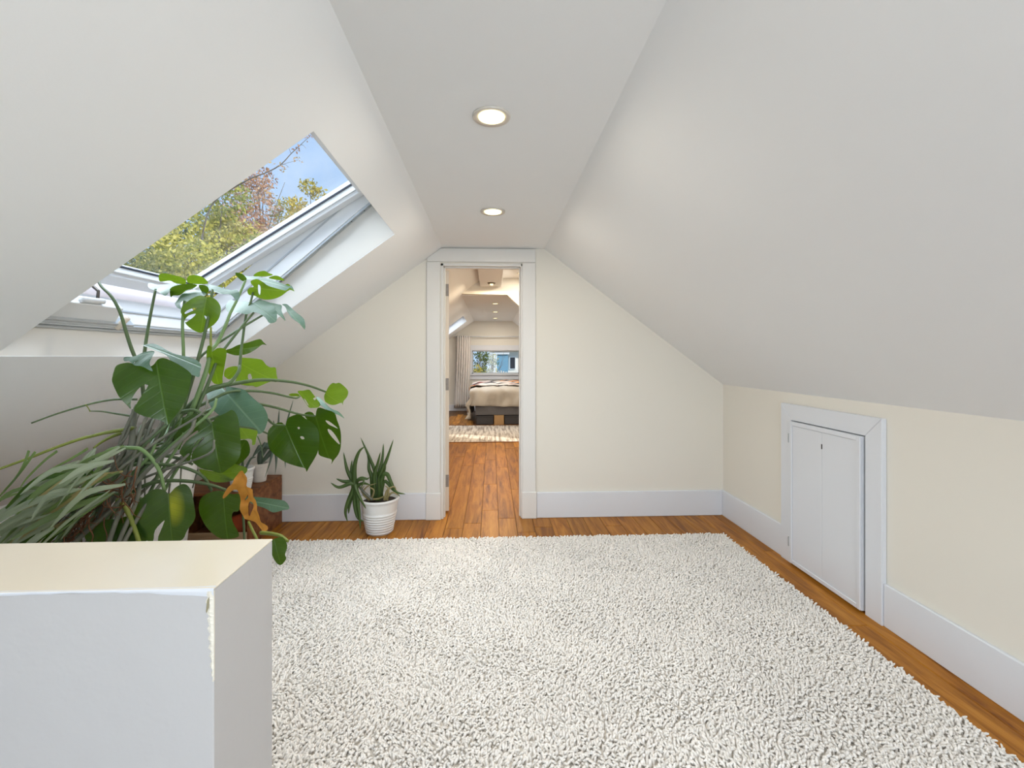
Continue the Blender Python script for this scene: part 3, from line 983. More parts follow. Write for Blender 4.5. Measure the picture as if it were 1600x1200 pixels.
me.vertices.add(nT * (NR * S + 1))
me.vertices.foreach_set('co', V.reshape(-1).astype(np.float32))
me.loops.add(len(F) * 3)
me.loops.foreach_set('vertex_index', F.reshape(-1).astype(np.int32))
me.polygons.add(len(F))
me.polygons.foreach_set('loop_start', np.arange(0, len(F) * 3, 3, dtype=np.int32))
me.update(calc_edges=True)
me.polygons.foreach_set('use_smooth', np.ones(len(F), dtype=bool))
o = link('rug_pile', me, M['pile'], rug)
o['kind'] = 'stuff'

# ------------------------------------------------------------------ plants: builders
def leaf(px_pts, Y0, normal, base, tip, mat, parent, holes=(), fold=0.14, droop=0.14, ripple=0.020, crumple=0.0, name='leaf', label=None, smooth_n=3):
    """a leaf of real size: its outline lies on a plane at distance Y0 with the given normal, then folds and droops"""
    nrm = Vector(normal).normalized()
    cx = sum(p[0] for p in px_pts) / len(px_pts)
    cy = sum(p[1] for p in px_pts) / len(px_pts)
    P0 = at(cx, cy, Y0)
    def on(p):
        r = ray(*p)
        return CAM + r * (nrm.dot(P0 - CAM) / nrm.dot(r))
    b3, t3 = on(base), on(tip)
    v = (t3 - b3)
    L = v.length
    v.normalize()
    u = v.cross(nrm).normalized()
    def to2(p):
        d = on(p) - b3
        return Vector((d.dot(u), d.dot(v)))
    def loop2(pts):
        return [Vector((q.x, q.y)) for q in catmull([(*to2(p), 0) for p in pts], smooth_n, True)]
    out = loop2(px_pts)
    hl = [loop2(h) for h in holes]
    def inside(p, poly):
        c = False
        j = len(poly) - 1
        for i in range(len(poly)):
            a, b = poly[i], poly[j]
            if (a.y > p.y) != (b.y > p.y) and p.x < (b.x - a.x) * (p.y - a.y) / (b.y - a.y) + a.x:
                c = not c
            j = i
        return c
    xs = [p.x for p in out]
    ys = [p.y for p in out]
    st = max(max(xs) - min(xs), max(ys) - min(ys)) / 13
    verts = list(out)
    edges = [(i, (i + 1) % len(out)) for i in range(len(out))]
    for h in hl:
        o0 = len(verts)
        verts += h
        edges += [(o0 + i, o0 + (i + 1) % len(h)) for i in range(len(h))]
    y = min(ys) + st / 2
    kk = 0
    while y < max(ys):
        x = min(xs) + (st / 2 if kk % 2 else 0.0)
        while x < max(xs):
            p = Vector((x, y))
            if inside(p, out) and not any(inside(p, h) for h in hl) and min((p - q).length for q in verts[:len(out)]) > st * 0.35:
                verts.append(p)
            x += st
        y += st * 0.87
        kk += 1
    rv_, re_, rf_, _, _, _ = delaunay_2d_cdt(verts, edges, [], 0, 1e-6)
    faces = []
    for f in rf_:
        c = sum((rv_[i] for i in f), Vector((0, 0))) / len(f)
        if inside(c, out) and not any(inside(c, h) for h in hl):
            faces.append(tuple(f))
    ph = random.uniform(0, 6)
    co, uvs = [], []
    for p in rv_:
        a, bb = p.x / L, p.y / L
        w = fold * abs(a) * L - droop * (bb * bb) * L - droop * 0.8 * a * a * L
        w += ripple * L * math.sin(9 * bb - 5 * abs(a) + ph) * min(1, abs(a) * 2.2)
        w += crumple * L * (math.sin(23 * a + 17 * bb + ph) + math.sin(31 * bb - 19 * a) + 0.8 * math.sin(47 * a - 11 * bb))
        q = b3 + u * p.x + v * p.y + nrm * w
        co.append(q)
        uvs.append((a, bb))
    me = bpy.data.meshes.new(name)
    me.from_pydata([tuple(c) for c in co], [], faces)
    uvl = me.uv_layers.new(name='UVMap')
    for lp in me.loops:
        uvl.data[lp.index].uv = uvs[lp.vertex_index]
    me.update()
    ob = link(name, me, mat, parent, True)
    if label:
        ob['label'] = label
    return ob

def blade(pts, width, mat, parent, name='leaf', prof=None, fold=0.35, face=None, n=6, thick=0.0, label=None):
    """a strap-shaped leaf following 3D points, folded along its middle"""
    c = catmull(pts, n)
    m = len(c)
    co, fs, uvs = [], [], []
    face = Vector(face or (0.1, -1.0, 0.35)).normalized()
    for i, p in enumerate(c):
        t = i / (m - 1)
        tg = (c[min(i + 1, m - 1)] - c[max(i - 1, 0)]).normalized()
        sd = tg.cross(face)
        if sd.length < 1e-4:
            sd = tg.cross(Vector((1, 0, 0)))
        sd.normalize()
        up = sd.cross(tg).normalized()
        w = width * (prof(t) if prof else (1 - t) ** 0.6 * (0.75 + 0.5 * t)) * 0.5
        w = max(w, 0.0004)
        for k, s in enumerate((-1, 0, 1)):
            co.append(p + sd * (w * s) + up * (fold * w * (abs(s)) + (thick * w if s == 0 and thick else 0) * -1))
            uvs.append((s * 0.12, t))
    for i in range(m - 1):
        for k in range(2):
            a = i * 3 + k
            fs.append((a, a + 1, a + 4, a + 3))
    if thick:
        o0 = len(co)
        for i, p in enumerate(c):
            a, b = co[i * 3], co[i * 3 + 2]
            up = (co[i * 3] + co[i * 3 + 2]) / 2 - co[i * 3 + 1]
            co.append((a + b) / 2 + (up if up.length > 1e-6 else Vector((0, 0, 0))) * 0.3)
            uvs.append((0.05, i / (m - 1)))
        for i in range(m - 1):
            fs.append((i * 3, i * 3 + 3, o0 + i + 1, o0 + i))
            fs.append((o0 + i, o0 + i + 1, i * 3 + 5, i * 3 + 2))
    me = bpy.data.meshes.new(name)
    me.from_pydata([tuple(q) for q in co], [], fs)
    uvl = me.uv_layers.new(name='UVMap')
    for lp in me.loops:
        uvl.data[lp.index].uv = uvs[lp.vertex_index]
    me.update()
    ob = link(name, me, mat, parent, True)
    if label:
        ob['label'] = label
    return ob

def cr(ox, oy, s, pts):
    """reading coordinates taken in an enlarged view back into frame pixels"""
    return [(ox + x / s, oy + y / s) for x, y in pts]
A_ = lambda *p: cr(160, 400, 6.667, p)
B_ = lambda *p: cr(320, 400, 6.667, p)
E_ = lambda *p: cr(160, 520, 8.0, p)
F_ = lambda *p: cr(180, 660, 5.714, p)
G_ = lambda *p: cr(340, 560, 7.273, p)
C_ = lambda *p: cr(380, 600, 4.8, p)
H_ = lambda *p: cr(0, 560, 6.667, p)
S_ = lambda *p: cr(0, 700, 10.0, p)
K_ = lambda *p: cr(0, 520, 2.857, p)
Q_ = lambda *p: cr(0, 680, 6.667, p)

# ------------------------------------------------------------------ monstera
mon = thing('monstera_plant', (-1.16, 1.36, 0.030), 'tall sprawling monstera with split leaves under the skylight', 'plant')
MB().lathe([(0.0005, 0.0), (0.13, 0.0), (0.14, 0.01), (0.185, 0.33), (0.195, 0.335), (0.195, 0.36), (0.178, 0.36), (0.172, 0.31), (0.0005, 0.31)], mon.location, 40).build('pot', M['pot'], mon, smooth=False)
MB().lathe([(0.0005, 0.312), (0.172, 0.312), (0.172, 0.318), (0.08, 0.33), (0.0005, 0.335)], mon.location, 24).build('soil', M['soil'], mon)
CAMW = (0.35, -0.9, 0.2)        # facing roughly into the room
UPW = (-0.05, -0.72, 0.70)      # tipped up towards the skylight
DNW = (0.25, -0.80, -0.45)      # tipped down, underside towards the room
LEFTW = (-0.35, -0.85, 0.2)
L_, W_, Yg = M['leaf'], M['leaf_skylit'], M['leaf_young_backlit']
def ML(pts, Y, nrm, base, tip, mat, **kw):
    return leaf(pts, Y, nrm, base[0], tip[0], mat, mon, **kw)
# the big heart-shaped leaf in front and its turned-over lobes
ML(E_((150, 480), (190, 410), (310, 375), (400, 390), (560, 430), (640, 400), (690, 335), (760, 315), (850, 345), (960, 400), (1110, 510), (1112, 610), (1050, 800), (960, 960), (870, 1060), (800, 1142), (740, 1105), (640, 1070), (500, 1035), (385, 970), (430, 870), (500, 770), (572, 665), (545, 645), (470, 690), (390, 790), (350, 880), (345, 948), (300, 900), (230, 820), (175, 720), (125, 610), (132, 540)),
   1.50, (0.30, -0.92, 0.25), E_((690, 420)), E_((800, 1140)), L_, fold=0.10, droop=0.10)
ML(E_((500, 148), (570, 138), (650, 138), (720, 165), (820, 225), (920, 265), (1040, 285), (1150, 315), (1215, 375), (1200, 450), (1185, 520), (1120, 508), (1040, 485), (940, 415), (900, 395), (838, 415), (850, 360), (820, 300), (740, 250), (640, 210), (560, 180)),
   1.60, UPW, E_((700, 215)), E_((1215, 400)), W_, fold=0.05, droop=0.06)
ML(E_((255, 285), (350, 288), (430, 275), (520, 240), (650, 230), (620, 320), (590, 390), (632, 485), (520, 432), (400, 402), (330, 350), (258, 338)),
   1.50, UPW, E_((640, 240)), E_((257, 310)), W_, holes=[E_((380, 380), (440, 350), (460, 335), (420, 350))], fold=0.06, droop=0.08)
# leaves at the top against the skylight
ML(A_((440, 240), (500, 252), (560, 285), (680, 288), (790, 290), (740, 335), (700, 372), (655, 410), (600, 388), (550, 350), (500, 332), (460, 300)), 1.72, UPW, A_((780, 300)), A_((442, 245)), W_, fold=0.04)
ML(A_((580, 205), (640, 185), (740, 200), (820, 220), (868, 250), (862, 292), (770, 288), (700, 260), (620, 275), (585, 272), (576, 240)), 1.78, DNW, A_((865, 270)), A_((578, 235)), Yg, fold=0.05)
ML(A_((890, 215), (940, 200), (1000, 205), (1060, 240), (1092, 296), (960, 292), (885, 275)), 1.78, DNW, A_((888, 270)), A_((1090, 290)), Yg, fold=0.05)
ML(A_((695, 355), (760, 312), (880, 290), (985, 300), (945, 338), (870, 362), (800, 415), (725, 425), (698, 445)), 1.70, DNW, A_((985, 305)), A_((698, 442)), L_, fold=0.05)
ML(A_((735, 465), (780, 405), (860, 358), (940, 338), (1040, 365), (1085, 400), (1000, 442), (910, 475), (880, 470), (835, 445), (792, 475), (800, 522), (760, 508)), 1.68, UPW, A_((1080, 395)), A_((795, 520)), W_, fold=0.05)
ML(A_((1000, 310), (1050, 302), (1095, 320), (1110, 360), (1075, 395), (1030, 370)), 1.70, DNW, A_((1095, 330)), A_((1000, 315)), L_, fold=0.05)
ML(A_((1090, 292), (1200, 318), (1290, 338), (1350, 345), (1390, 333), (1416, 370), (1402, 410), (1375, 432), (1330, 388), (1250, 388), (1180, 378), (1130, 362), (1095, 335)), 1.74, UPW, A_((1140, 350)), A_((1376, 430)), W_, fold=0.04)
ML(A_((1090, 430), (1140, 430), (1200, 470), (1235, 540), (1220, 640), (1170, 705), (1110, 750), (1045, 790), (1010, 806), (960, 790), (900, 750), (855, 700), (848, 640), (820, 590), (830, 530), (880, 480), (950, 435), (1020, 412)),
   1.68, (0.3, -0.92, -0.15), A_((1085, 440)), A_((1012, 806)), Yg,
   holes=[A_((860, 590), (900, 560), (972, 540), (975, 552), (920, 580), (870, 602)), A_((858, 662), (900, 620), (970, 600), (950, 632), (885, 680), (857, 692)), A_((1060, 620), (1090, 640), (1086, 668), (1065, 642))])
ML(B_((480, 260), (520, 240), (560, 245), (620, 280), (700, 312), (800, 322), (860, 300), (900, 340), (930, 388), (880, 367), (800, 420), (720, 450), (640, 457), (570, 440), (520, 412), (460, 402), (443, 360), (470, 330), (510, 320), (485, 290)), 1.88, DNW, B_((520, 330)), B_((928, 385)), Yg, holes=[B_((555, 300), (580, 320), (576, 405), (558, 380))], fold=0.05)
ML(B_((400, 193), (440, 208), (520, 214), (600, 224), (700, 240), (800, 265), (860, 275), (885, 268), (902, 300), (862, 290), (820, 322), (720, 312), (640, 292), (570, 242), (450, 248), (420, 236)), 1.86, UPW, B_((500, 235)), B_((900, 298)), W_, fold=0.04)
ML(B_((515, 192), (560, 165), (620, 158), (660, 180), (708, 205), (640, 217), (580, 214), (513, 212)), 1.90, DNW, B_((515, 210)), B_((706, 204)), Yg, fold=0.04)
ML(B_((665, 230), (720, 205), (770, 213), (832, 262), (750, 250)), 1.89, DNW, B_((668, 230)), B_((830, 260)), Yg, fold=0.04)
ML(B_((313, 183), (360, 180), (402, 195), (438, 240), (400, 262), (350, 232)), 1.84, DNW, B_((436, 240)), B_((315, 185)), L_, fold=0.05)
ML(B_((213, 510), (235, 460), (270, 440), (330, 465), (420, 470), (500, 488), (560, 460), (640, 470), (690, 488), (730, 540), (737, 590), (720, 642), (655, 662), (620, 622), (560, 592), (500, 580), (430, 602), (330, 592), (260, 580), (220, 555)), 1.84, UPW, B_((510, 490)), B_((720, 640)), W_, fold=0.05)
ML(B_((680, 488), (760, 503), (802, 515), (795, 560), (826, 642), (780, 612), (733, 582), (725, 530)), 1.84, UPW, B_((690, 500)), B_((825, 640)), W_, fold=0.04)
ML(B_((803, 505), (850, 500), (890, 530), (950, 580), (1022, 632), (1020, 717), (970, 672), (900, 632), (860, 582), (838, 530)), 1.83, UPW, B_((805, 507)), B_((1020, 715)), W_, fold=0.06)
ML(B_((213, 982), (280, 960), (340, 930), (440, 905), (560, 873), (600, 908), (632, 942), (590, 932), (520, 982), (440, 1022), (340, 1037), (270, 1022), (220, 1002)), 1.92, (0.2, -0.9, -0.25), B_((225, 990)), B_((630, 940)), L_, fold=0.08)
ML(E_((1308, 190), (1340, 160), (1366, 195), (1372, 240), (1440, 190), (1540, 200), (1552, 270), (1530, 400), (1492, 580), (1480, 672), (1382, 672), (1330, 560), (1303, 400)), 1.70, DNW, E_((1360, 190)), E_((1430, 672)), Yg, fold=0.10)
# mid-height leaves
ML(G_((270, 0), (290, -10), (380, -5), (470, 10), (510, 30), (550, 80), (600, 110), (656, 115), (665, 200), (672, 295), (600, 287), (520, 312), (440, 337), (400, 322), (330, 322), (250, 302), (200, 262), (262, 130)), 2.10, DNW, G_((265, 60)), G_((670, 292)), Yg, holes=[G_((345, 190), (375, 180), (387, 240), (348, 242))], fold=0.05)
ML(G_((68, 205), (80, 140), (130, 100), (200, 88), (232, 102), (226, 160), (180, 212), (130, 252), (88, 232)), 2.05, DNW, G_((230, 100)), G_((90, 235)), Yg, fold=0.05)
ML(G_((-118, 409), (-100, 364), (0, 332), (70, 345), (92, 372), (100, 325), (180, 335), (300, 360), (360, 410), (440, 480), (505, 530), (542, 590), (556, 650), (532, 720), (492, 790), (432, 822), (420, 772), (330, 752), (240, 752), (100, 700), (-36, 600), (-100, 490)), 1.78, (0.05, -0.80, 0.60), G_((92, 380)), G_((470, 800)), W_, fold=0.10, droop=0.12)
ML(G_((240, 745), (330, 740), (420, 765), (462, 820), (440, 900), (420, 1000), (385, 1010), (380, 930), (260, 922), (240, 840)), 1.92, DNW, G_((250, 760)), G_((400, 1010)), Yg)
ML(F_((865, -5), (900, -40), (990, -85), (1045, -110), (1090, -60), (1115, 60), (1120, 200), (1108, 300), (1060, 372), (1000, 412), (930, 455), (850, 432), (760, 410), (672, 335), (700, 250), (795, 147), (770, 140), (700, 200), (662, 347), (600, 300), (578, 262), (640, 170), (742, 88), (720, 80), (620, 160), (573, 247), (540, 190), (522, 130), (530, 60), (555, 0), (640, -60), (720, -78), (800, -62)),
   1.58, (0.28, -0.93, 0.2), F_((868, 10)), F_((930, 452)), L_, fold=0.12, droop=0.14)
ML(C_((185, 420), (193, 350), (240, 300), (290, 288), (316, 312), (335, 260), (380, 235), (430, 230), (470, 260), (520, 290), (560, 340), (572, 420), (560, 500), (530, 560), (490, 622), (465, 662), (455, 635), (400, 620), (320, 590), (250, 540), (200, 490)), 2.00, (0.12, -0.97, 0.15), C_((320, 315)), C_((465, 660)), L_, holes=[C_((428, 395), (448, 393), (461, 410), (440, 414)), C_((408, 325), (422, 322), (426, 334), (414, 338))], fold=0.10, droop=0.10)
ML(C_((463, 230), (490, 208), (522, 215), (541, 242), (550, 200), (570, 176), (620, 190), (690, 215), (706, 270), (726, 340), (734, 400), (726, 470), (700, 530), (662, 575), (638, 607), (645, 572), (600, 555), (555, 527), (565, 430), (555, 340), (500, 290)), 2.10, (-0.15, -0.97, 0.1), C_((545, 245)), C_((640, 604)), L_, holes=[C_((618, 275), (640, 277), (682, 308), (708, 334), (680, 322), (640, 302)), C_((633, 340), (655, 344), (692, 385), (720, 440), (714, 452), (680, 416), (645, 372))], fold=0.10, droop=0.12)
ML(C_((620, 60), (640, 20), (670, -6), (695, -2), (722, -6), (760, 20), (787, 60), (780, 100), (752, 138), (748, 175), (738, 150), (690, 162), (650, 157), (615, 132), (607, 90)), 2.15, DNW, C_((618, 70)), C_((748, 172)), Yg, fold=0.07)
ML(C_((408, 55), (450, 49), (495, 41), (520, 70), (545, 110), (578, 160), (560, 192), (520, 192), (495, 187), (470, 150), (440, 100)), 2.10, DNW, C_((425, 60)), C_((545, 192)), Yg, holes=[C_((455, 112), (470, 125), (492, 168), (478, 158)), C_((525, 112), (543, 104), (546, 118), (534, 126))], fold=0.06)
ML(C_((550, 95), (580, 108), (620, 148), (660, 178), (712, 195), (748, 234), (700, 212), (650, 207), (600, 172), (560, 140)), 2.12, UPW, C_((552, 100)), C_((746, 232)), W_, fold=0.04)
ML(C_((340, 85), (370, 72), (412, 74), (425, 95), (395, 92), (360, 95)), 2.08, DNW, C_((423, 92)), C_((341, 86)), Yg, fold=0.04)
# lower leaves
ML(F_((475, 635), (430, 600), (340, 600), (260, 660), (190, 740), (163, 850), (180, 930), (230, 1010), (280, 1060), (332, 1060), (350, 965), (434, 876), (420, 925), (372, 1060), (480, 1075), (590, 1050), (640, 960), (700, 880), (717, 800), (690, 640), (650, 565), (600, 550), (540, 580), (500, 622)), 1.45, (0.28, -0.92, 0.25), F_((478, 650)), F_((500, 1075)), M['leaf_spot'], fold=0.10, droop=0.10, label='leaf with a yellow blotch beside its midrib')
ML(F_((760, 700), (800, 650), (880, 615), (960, 612), (1040, 640), (1112, 640), (1122, 720), (1100, 792), (1050, 802), (1042, 880), (1092, 1002), (1060, 1040), (930, 1045), (850, 985), (790, 900), (748, 800)), 1.55, (0.25, -0.94, 0.2), F_((970, 640)), F_((990, 1045)), L_, fold=0.10)
ML(F_((745, 418), (830, 430), (930, 455), (1020, 520), (1062, 540), (980, 552), (880, 542), (820, 502)), 1.66, DNW, F_((750, 420)), F_((1060, 540)), Yg, fold=0.05)
ML(F_((930, 460), (960, 410), (1030, 373), (1100, 388), (1172, 430), (1160, 472), (1080, 522), (1020, 502)), 1.70, DNW, F_((935, 458)), F_((1165, 450)), Yg, fold=0.06)
ML(F_((1108, 168), (1172, 158), (1202, 220), (1192, 292), (1100, 375), (1040, 372), (1090, 300), (1118, 230)), 1.80, (0.2, -0.95, 0.1), F_((1165, 165)), F_((1045, 370)), L_, fold=0.08)
ML(F_((1150, 668), (1300, 668), (1400, 678), (1500, 690), (1536, 752), (1480, 772), (1400, 797), (1330, 762), (1230, 730)), 1.72, (0.0, -0.82, 0.57), F_((1160, 690)), F_((1535, 750)), W_, fold=0.08)
ML(Q_((880, 1110), (930, 960), (1050, 890), (1190, 876), (1300, 930), (1400, 1060), (1410, 1110), (1150, 1120)), 1.40, (0.2, -0.95, 0.2), Q_((1150, 890)), Q_((1150, 1115)), L_, fold=0.08)
ML(K_((1215, 925), (1262, 912), (1282, 950), (1272, 990), (1276, 1012), (1250, 1042), (1225, 1020), (1205, 960)), 1.35, (0.25, -0.95, 0.15), K_((1225, 920)), K_((1252, 1040)), L_, fold=0.08)
ML(K_((560, 820), (620, 835), (650, 900), (640, 935), (520, 935), (500, 860)), 1.42, (0.2, -0.95, 0.2), K_((570, 825)), K_((600, 935)), L_, fold=0.08)
# the shrivelled orange leaf
ML(F_((1130, 428), (1166, 470), (1172, 560), (1222, 600), (1242, 700), (1272, 830), (1292, 900), (1342, 965), (1300, 992), (1250, 922), (1200, 882), (1150, 862), (1128, 800), (1122, 700), (1110, 632), (1060, 602), (1010, 652), (978, 672), (1010, 590), (1062, 540), (1070, 490)), 1.50, (0.2, -0.95, 0.15), F_((1130, 440)), F_((1300, 985)), M['leaf_dry'],
   holes=[F_((1172, 650), (1180, 665), (1155, 700), (1150, 690)), F_((1192, 720), (1212, 715), (1225, 770), (1205, 830), (1180, 825))], fold=0.35, droop=0.15, ripple=0.05, crumple=0.030, label='withered orange leaf hanging crumpled')

def stem(pts, Y0, Y1, r0, r1=None, mat='stem', name='stem', n=5):
    m = len(pts)
    P3 = [at(p[0], p[1], Y0 + (Y1 - Y0) * i / max(1, m - 1)) for i, p in enumerate(pts)]
    return MB().tube(catmull(P3, n), r0 * 0.78, (r1 if r1 is not None else r0) * 0.72, 7).build(name, M[mat], mon, smooth=True)
# petioles rising to the leaves in front of the skylight
stem(A_((-40, 270), (0, 330), (100, 430), (190, 600), (250, 800), (330, 1030)) + [(232, 600)], 1.66, 1.56, 0.0055, 0.0085)
stem(A_((555, 345), (500, 620), (460, 850), (440, 1000)) + [(222, 590), (228, 650)], 1.72, 1.60, 0.0055, 0.009)
stem(A_((860, 420), (835, 700), (845, 1030)) + [(284, 600), (262, 690)], 1.70, 1.62, 0.0055, 0.009, 'stem_lt')
stem(A_((1145, 350), (1120, 560), (1060, 830), (1000, 1060)) + [(298, 600), (270, 690)], 1.72, 1.62, 0.006, 0.0095)
stem(A_((1490, 255), (1410, 440), (1330, 600), (1280, 730), (1200, 900), (1130, 1000)) + [(322, 580), (300, 640), (270, 700)], 1.84, 1.62, 0.0055, 0.012, 'stem_lt')
stem(A_((1130, 740), (1128, 860), (1130, 960)), 1.68, 1.68, 0.0045, 0.006, 'stem_yel')
stem(B_((605, 615), (350, 770), (0, 1010)) + [(300, 580), (285, 640)], 1.84, 1.66, 0.005, 0.008)
stem(B_((510, 590), (390, 730), (210, 960), (140, 1060)) + [(325, 600), (290, 680)], 1.84, 1.64, 0.005, 0.009)
stem(B_((510, 340), (480, 470), (430, 620), (390, 900), (375, 1030), (360, 1200)) + G_((248, 90), (240, 150), (150, 270), (50, 305)) + [(320, 612), (290, 660)], 1.88, 1.66, 0.005, 0.010)
# long arching stems to the right
stem(G_((1240, 385), (1050, 315), (850, 270), (600, 245), (420, 250), (230, 280), (60, 312)) + [(318, 614), (280, 650)], 2.15, 1.66, 0.006, 0.013, 'stem')
stem(G_((935, 430), (900, 450), (820, 440), (650, 400), (480, 375), (320, 370), (120, 385)) + [(320, 630), (270, 655)], 2.10, 1.68, 0.0045, 0.009)
stem(G_((1105, 655), (930, 635), (700, 570), (500, 525), (300, 510)) + [(330, 640), (280, 670)], 2.10, 1.70, 0.0055, 0.009)
stem(G_((760, 760), (640, 750), (550, 680), (400, 640), (200, 640)) + [(330, 655), (280, 690)], 2.00, 1.70, 0.0055, 0.009)
stem(G_((580, 860), (480, 820), (300, 780)) + [(340, 665)], 2.00, 1.75, 0.0045, 0.007)
# arching stems low in front
stem(F_((438, 605), (400, 450), (330, 330), (230, 240), (150, 228), (0, 232)) + [(160, 712), (120, 760)], 1.45, 1.42, 0.0065, 0.009, 'stem_lt')
stem(F_((242, 690), (120, 640), (0, 638)) + [(140, 775), (110, 800)], 1.45, 1.40, 0.007, 0.009)
stem(F_((990, 605), (860, 560), (700, 530), (480, 520), (300, 550), (130, 640)) + [(185, 790), (150, 850)], 1.56, 1.44, 0.006, 0.010)
stem(F_((862, 610), (780, 480), (600, 400), (400, 375), (200, 370)) + [(190, 740), (150, 790)], 1.56, 1.46, 0.006, 0.0085)
stem(F_((690, 375), (600, 330), (450, 300), (330, 290)) + [(210, 720), (170, 760)], 1.60, 1.48, 0.006, 0.008)
stem(F_((560, 230), (430, 230), (300, 240)) + [(205, 715), (180, 735)], 1.62, 1.50, 0.005, 0.007)
stem(F_((540, 180), (400, 190), (280, 260), (200, 330)) + [(190, 740)], 1.62, 1.50, 0.005, 0.008)
stem(F_((20, 690), (80, 740), (130, 840), (190, 1000), (220, 1100)), 1.42, 1.40, 0.009, 0.008, 'stem_yel')
stem(F_((860, 20), (820, -30), (700, -110), (520, -60), (440, 60), (380, 180)), 1.60, 1.56, 0.006, 0.009)
stem(F_((1190, 885), (1225, 960), (1275, 1060)), 1.50, 1.46, 0.005, 0.006, 'stem_yel')
stem(F_((1300, 985), (1400, 995), (1480, 1015), (1540, 1060)), 1.48, 1.38, 0.008, 0.006, 'stem_yel')
stem(F_((1140, 250), (1145, 420)), 1.86, 1.86, 0.0035)
stem(F_((1140, 780), (1155, 1060)), 1.60, 1.60, 0.005, 0.005, 'stem')
stem(F_((1270, 120), (1300, 200), (1320, 330)), 2.2, 2.2, 0.004, 0.003, 'stem')
# hanging aerial roots
for pts in (((270, 60), (268, 300), (264, 660)), ((592, 300), (588, 420), (580, 560)), ((742, 415), (720, 480), (690, 585)), ((490, 545), (484, 590), (478, 640)), ((128, 690), (130, 830), (125, 960)), ((500, 40), (470, 110), (440, 180), (430, 260)), ((340, 60), (310, 130), (250, 180))):
    stem(F_(*pts), 1.55, 1.55, 0.004, 0.003, 'stem_grey', 'aerial_root')
# long bare shoots reaching left
stem(H_((1430, 428), (1250, 425), (1100, 440), (900, 485), (600, 575), (325, 675)), 1.62, 1.45, 0.005, 0.003, 'stem', 'bare_shoot')
stem(H_((1420, 610), (1200, 575), (1050, 552), (930, 548)), 1.60, 1.52, 0.0045, 0.002, 'stem', 'bare_shoot')
stem(H_((940, 555), (915, 510), (890, 480)), 1.52, 1.51, 0.002, 0.002, 'stem_yel', 'bare_shoot')
stem(H_((1400, 720), (1340, 735), (1100, 775), (950, 812)), 1.56, 1.48, 0.009, 0.0065, 'stem_yel', 'bare_shoot')
stem(H_((950, 812), (850, 835), (580, 930), (300, 1040), (0, 1150), (-200, 1220)), 1.48, 1.32, 0.0065, 0.004, 'stem_yel', 'bare_shoot')
stem(H_((1260, 775), (1150, 820), (1060, 870), (975, 935)), 1.55, 1.48, 0.008, 0.004, 'stem_yel', 'bare_shoot')
# main trunk and the bundle of old stems leaning down to the left
stem([(210, 640), (207, 672), (205, 700), (195, 730), (170, 780), (140, 850), (100, 960)], 1.58, 1.38, 0.010, 0.020, 'stem_grey', 'main_stem')
random.seed(21)
for i in range(34):
    x0 = random.uniform(190, 330)
    y0 = 640 + (330 - x0) * 0.10 + random.uniform(0, 70)
    x2 = random.uniform(-10, 190)
    y2 = 870 + random.uniform(0, 60)
    mx, my = (x0 + x2) / 2 + random.uniform(-18, 30), (y0 + y2) / 2 + random.uniform(-38, 6)
    Ya, Yb = random.uniform(1.50, 1.72), random.uniform(1.30, 1.50)
    stem([(x0 + 10, y0 - 22), (x0, y0), (mx + (x0 - mx) * 0.5, my + (y0 - my) * 0.55), (mx, my), (mx + (x2 - mx) * 0.5, my + (y2 - my) * 0.45), (x2, y2)],
         Ya, Yb, random.uniform(0.004, 0.008), random.uniform(0.005, 0.010), random.choice(('stem', 'stem_grey', 'stem_grey', 'stem_grey', 'stem_lt')), 'old_stem')
# tangle of brown aerial roots
for i in range(70):
    x0 = random.uniform(95, 215)
    y0 = 735 + (215 - x0) * 0.72 + random.uniform(-10, 40)
    pts = [(x0, y0)]
    a = random.uniform(1.9, 2.9)
    for k in range(5):
        a += random.uniform(-0.7, 0.7)
        s = random.uniform(7, 17)
        pts.append((pts[-1][0] + s * math.cos(a), pts[-1][1] + s * math.sin(a)))
    Ya = random.uniform(1.36, 1.44)
    stem(pts, Ya, Ya + random.uniform(-0.02, 0.05), random.uniform(0.0013, 0.003), 0.001, 'root', 'aerial_root', 3)

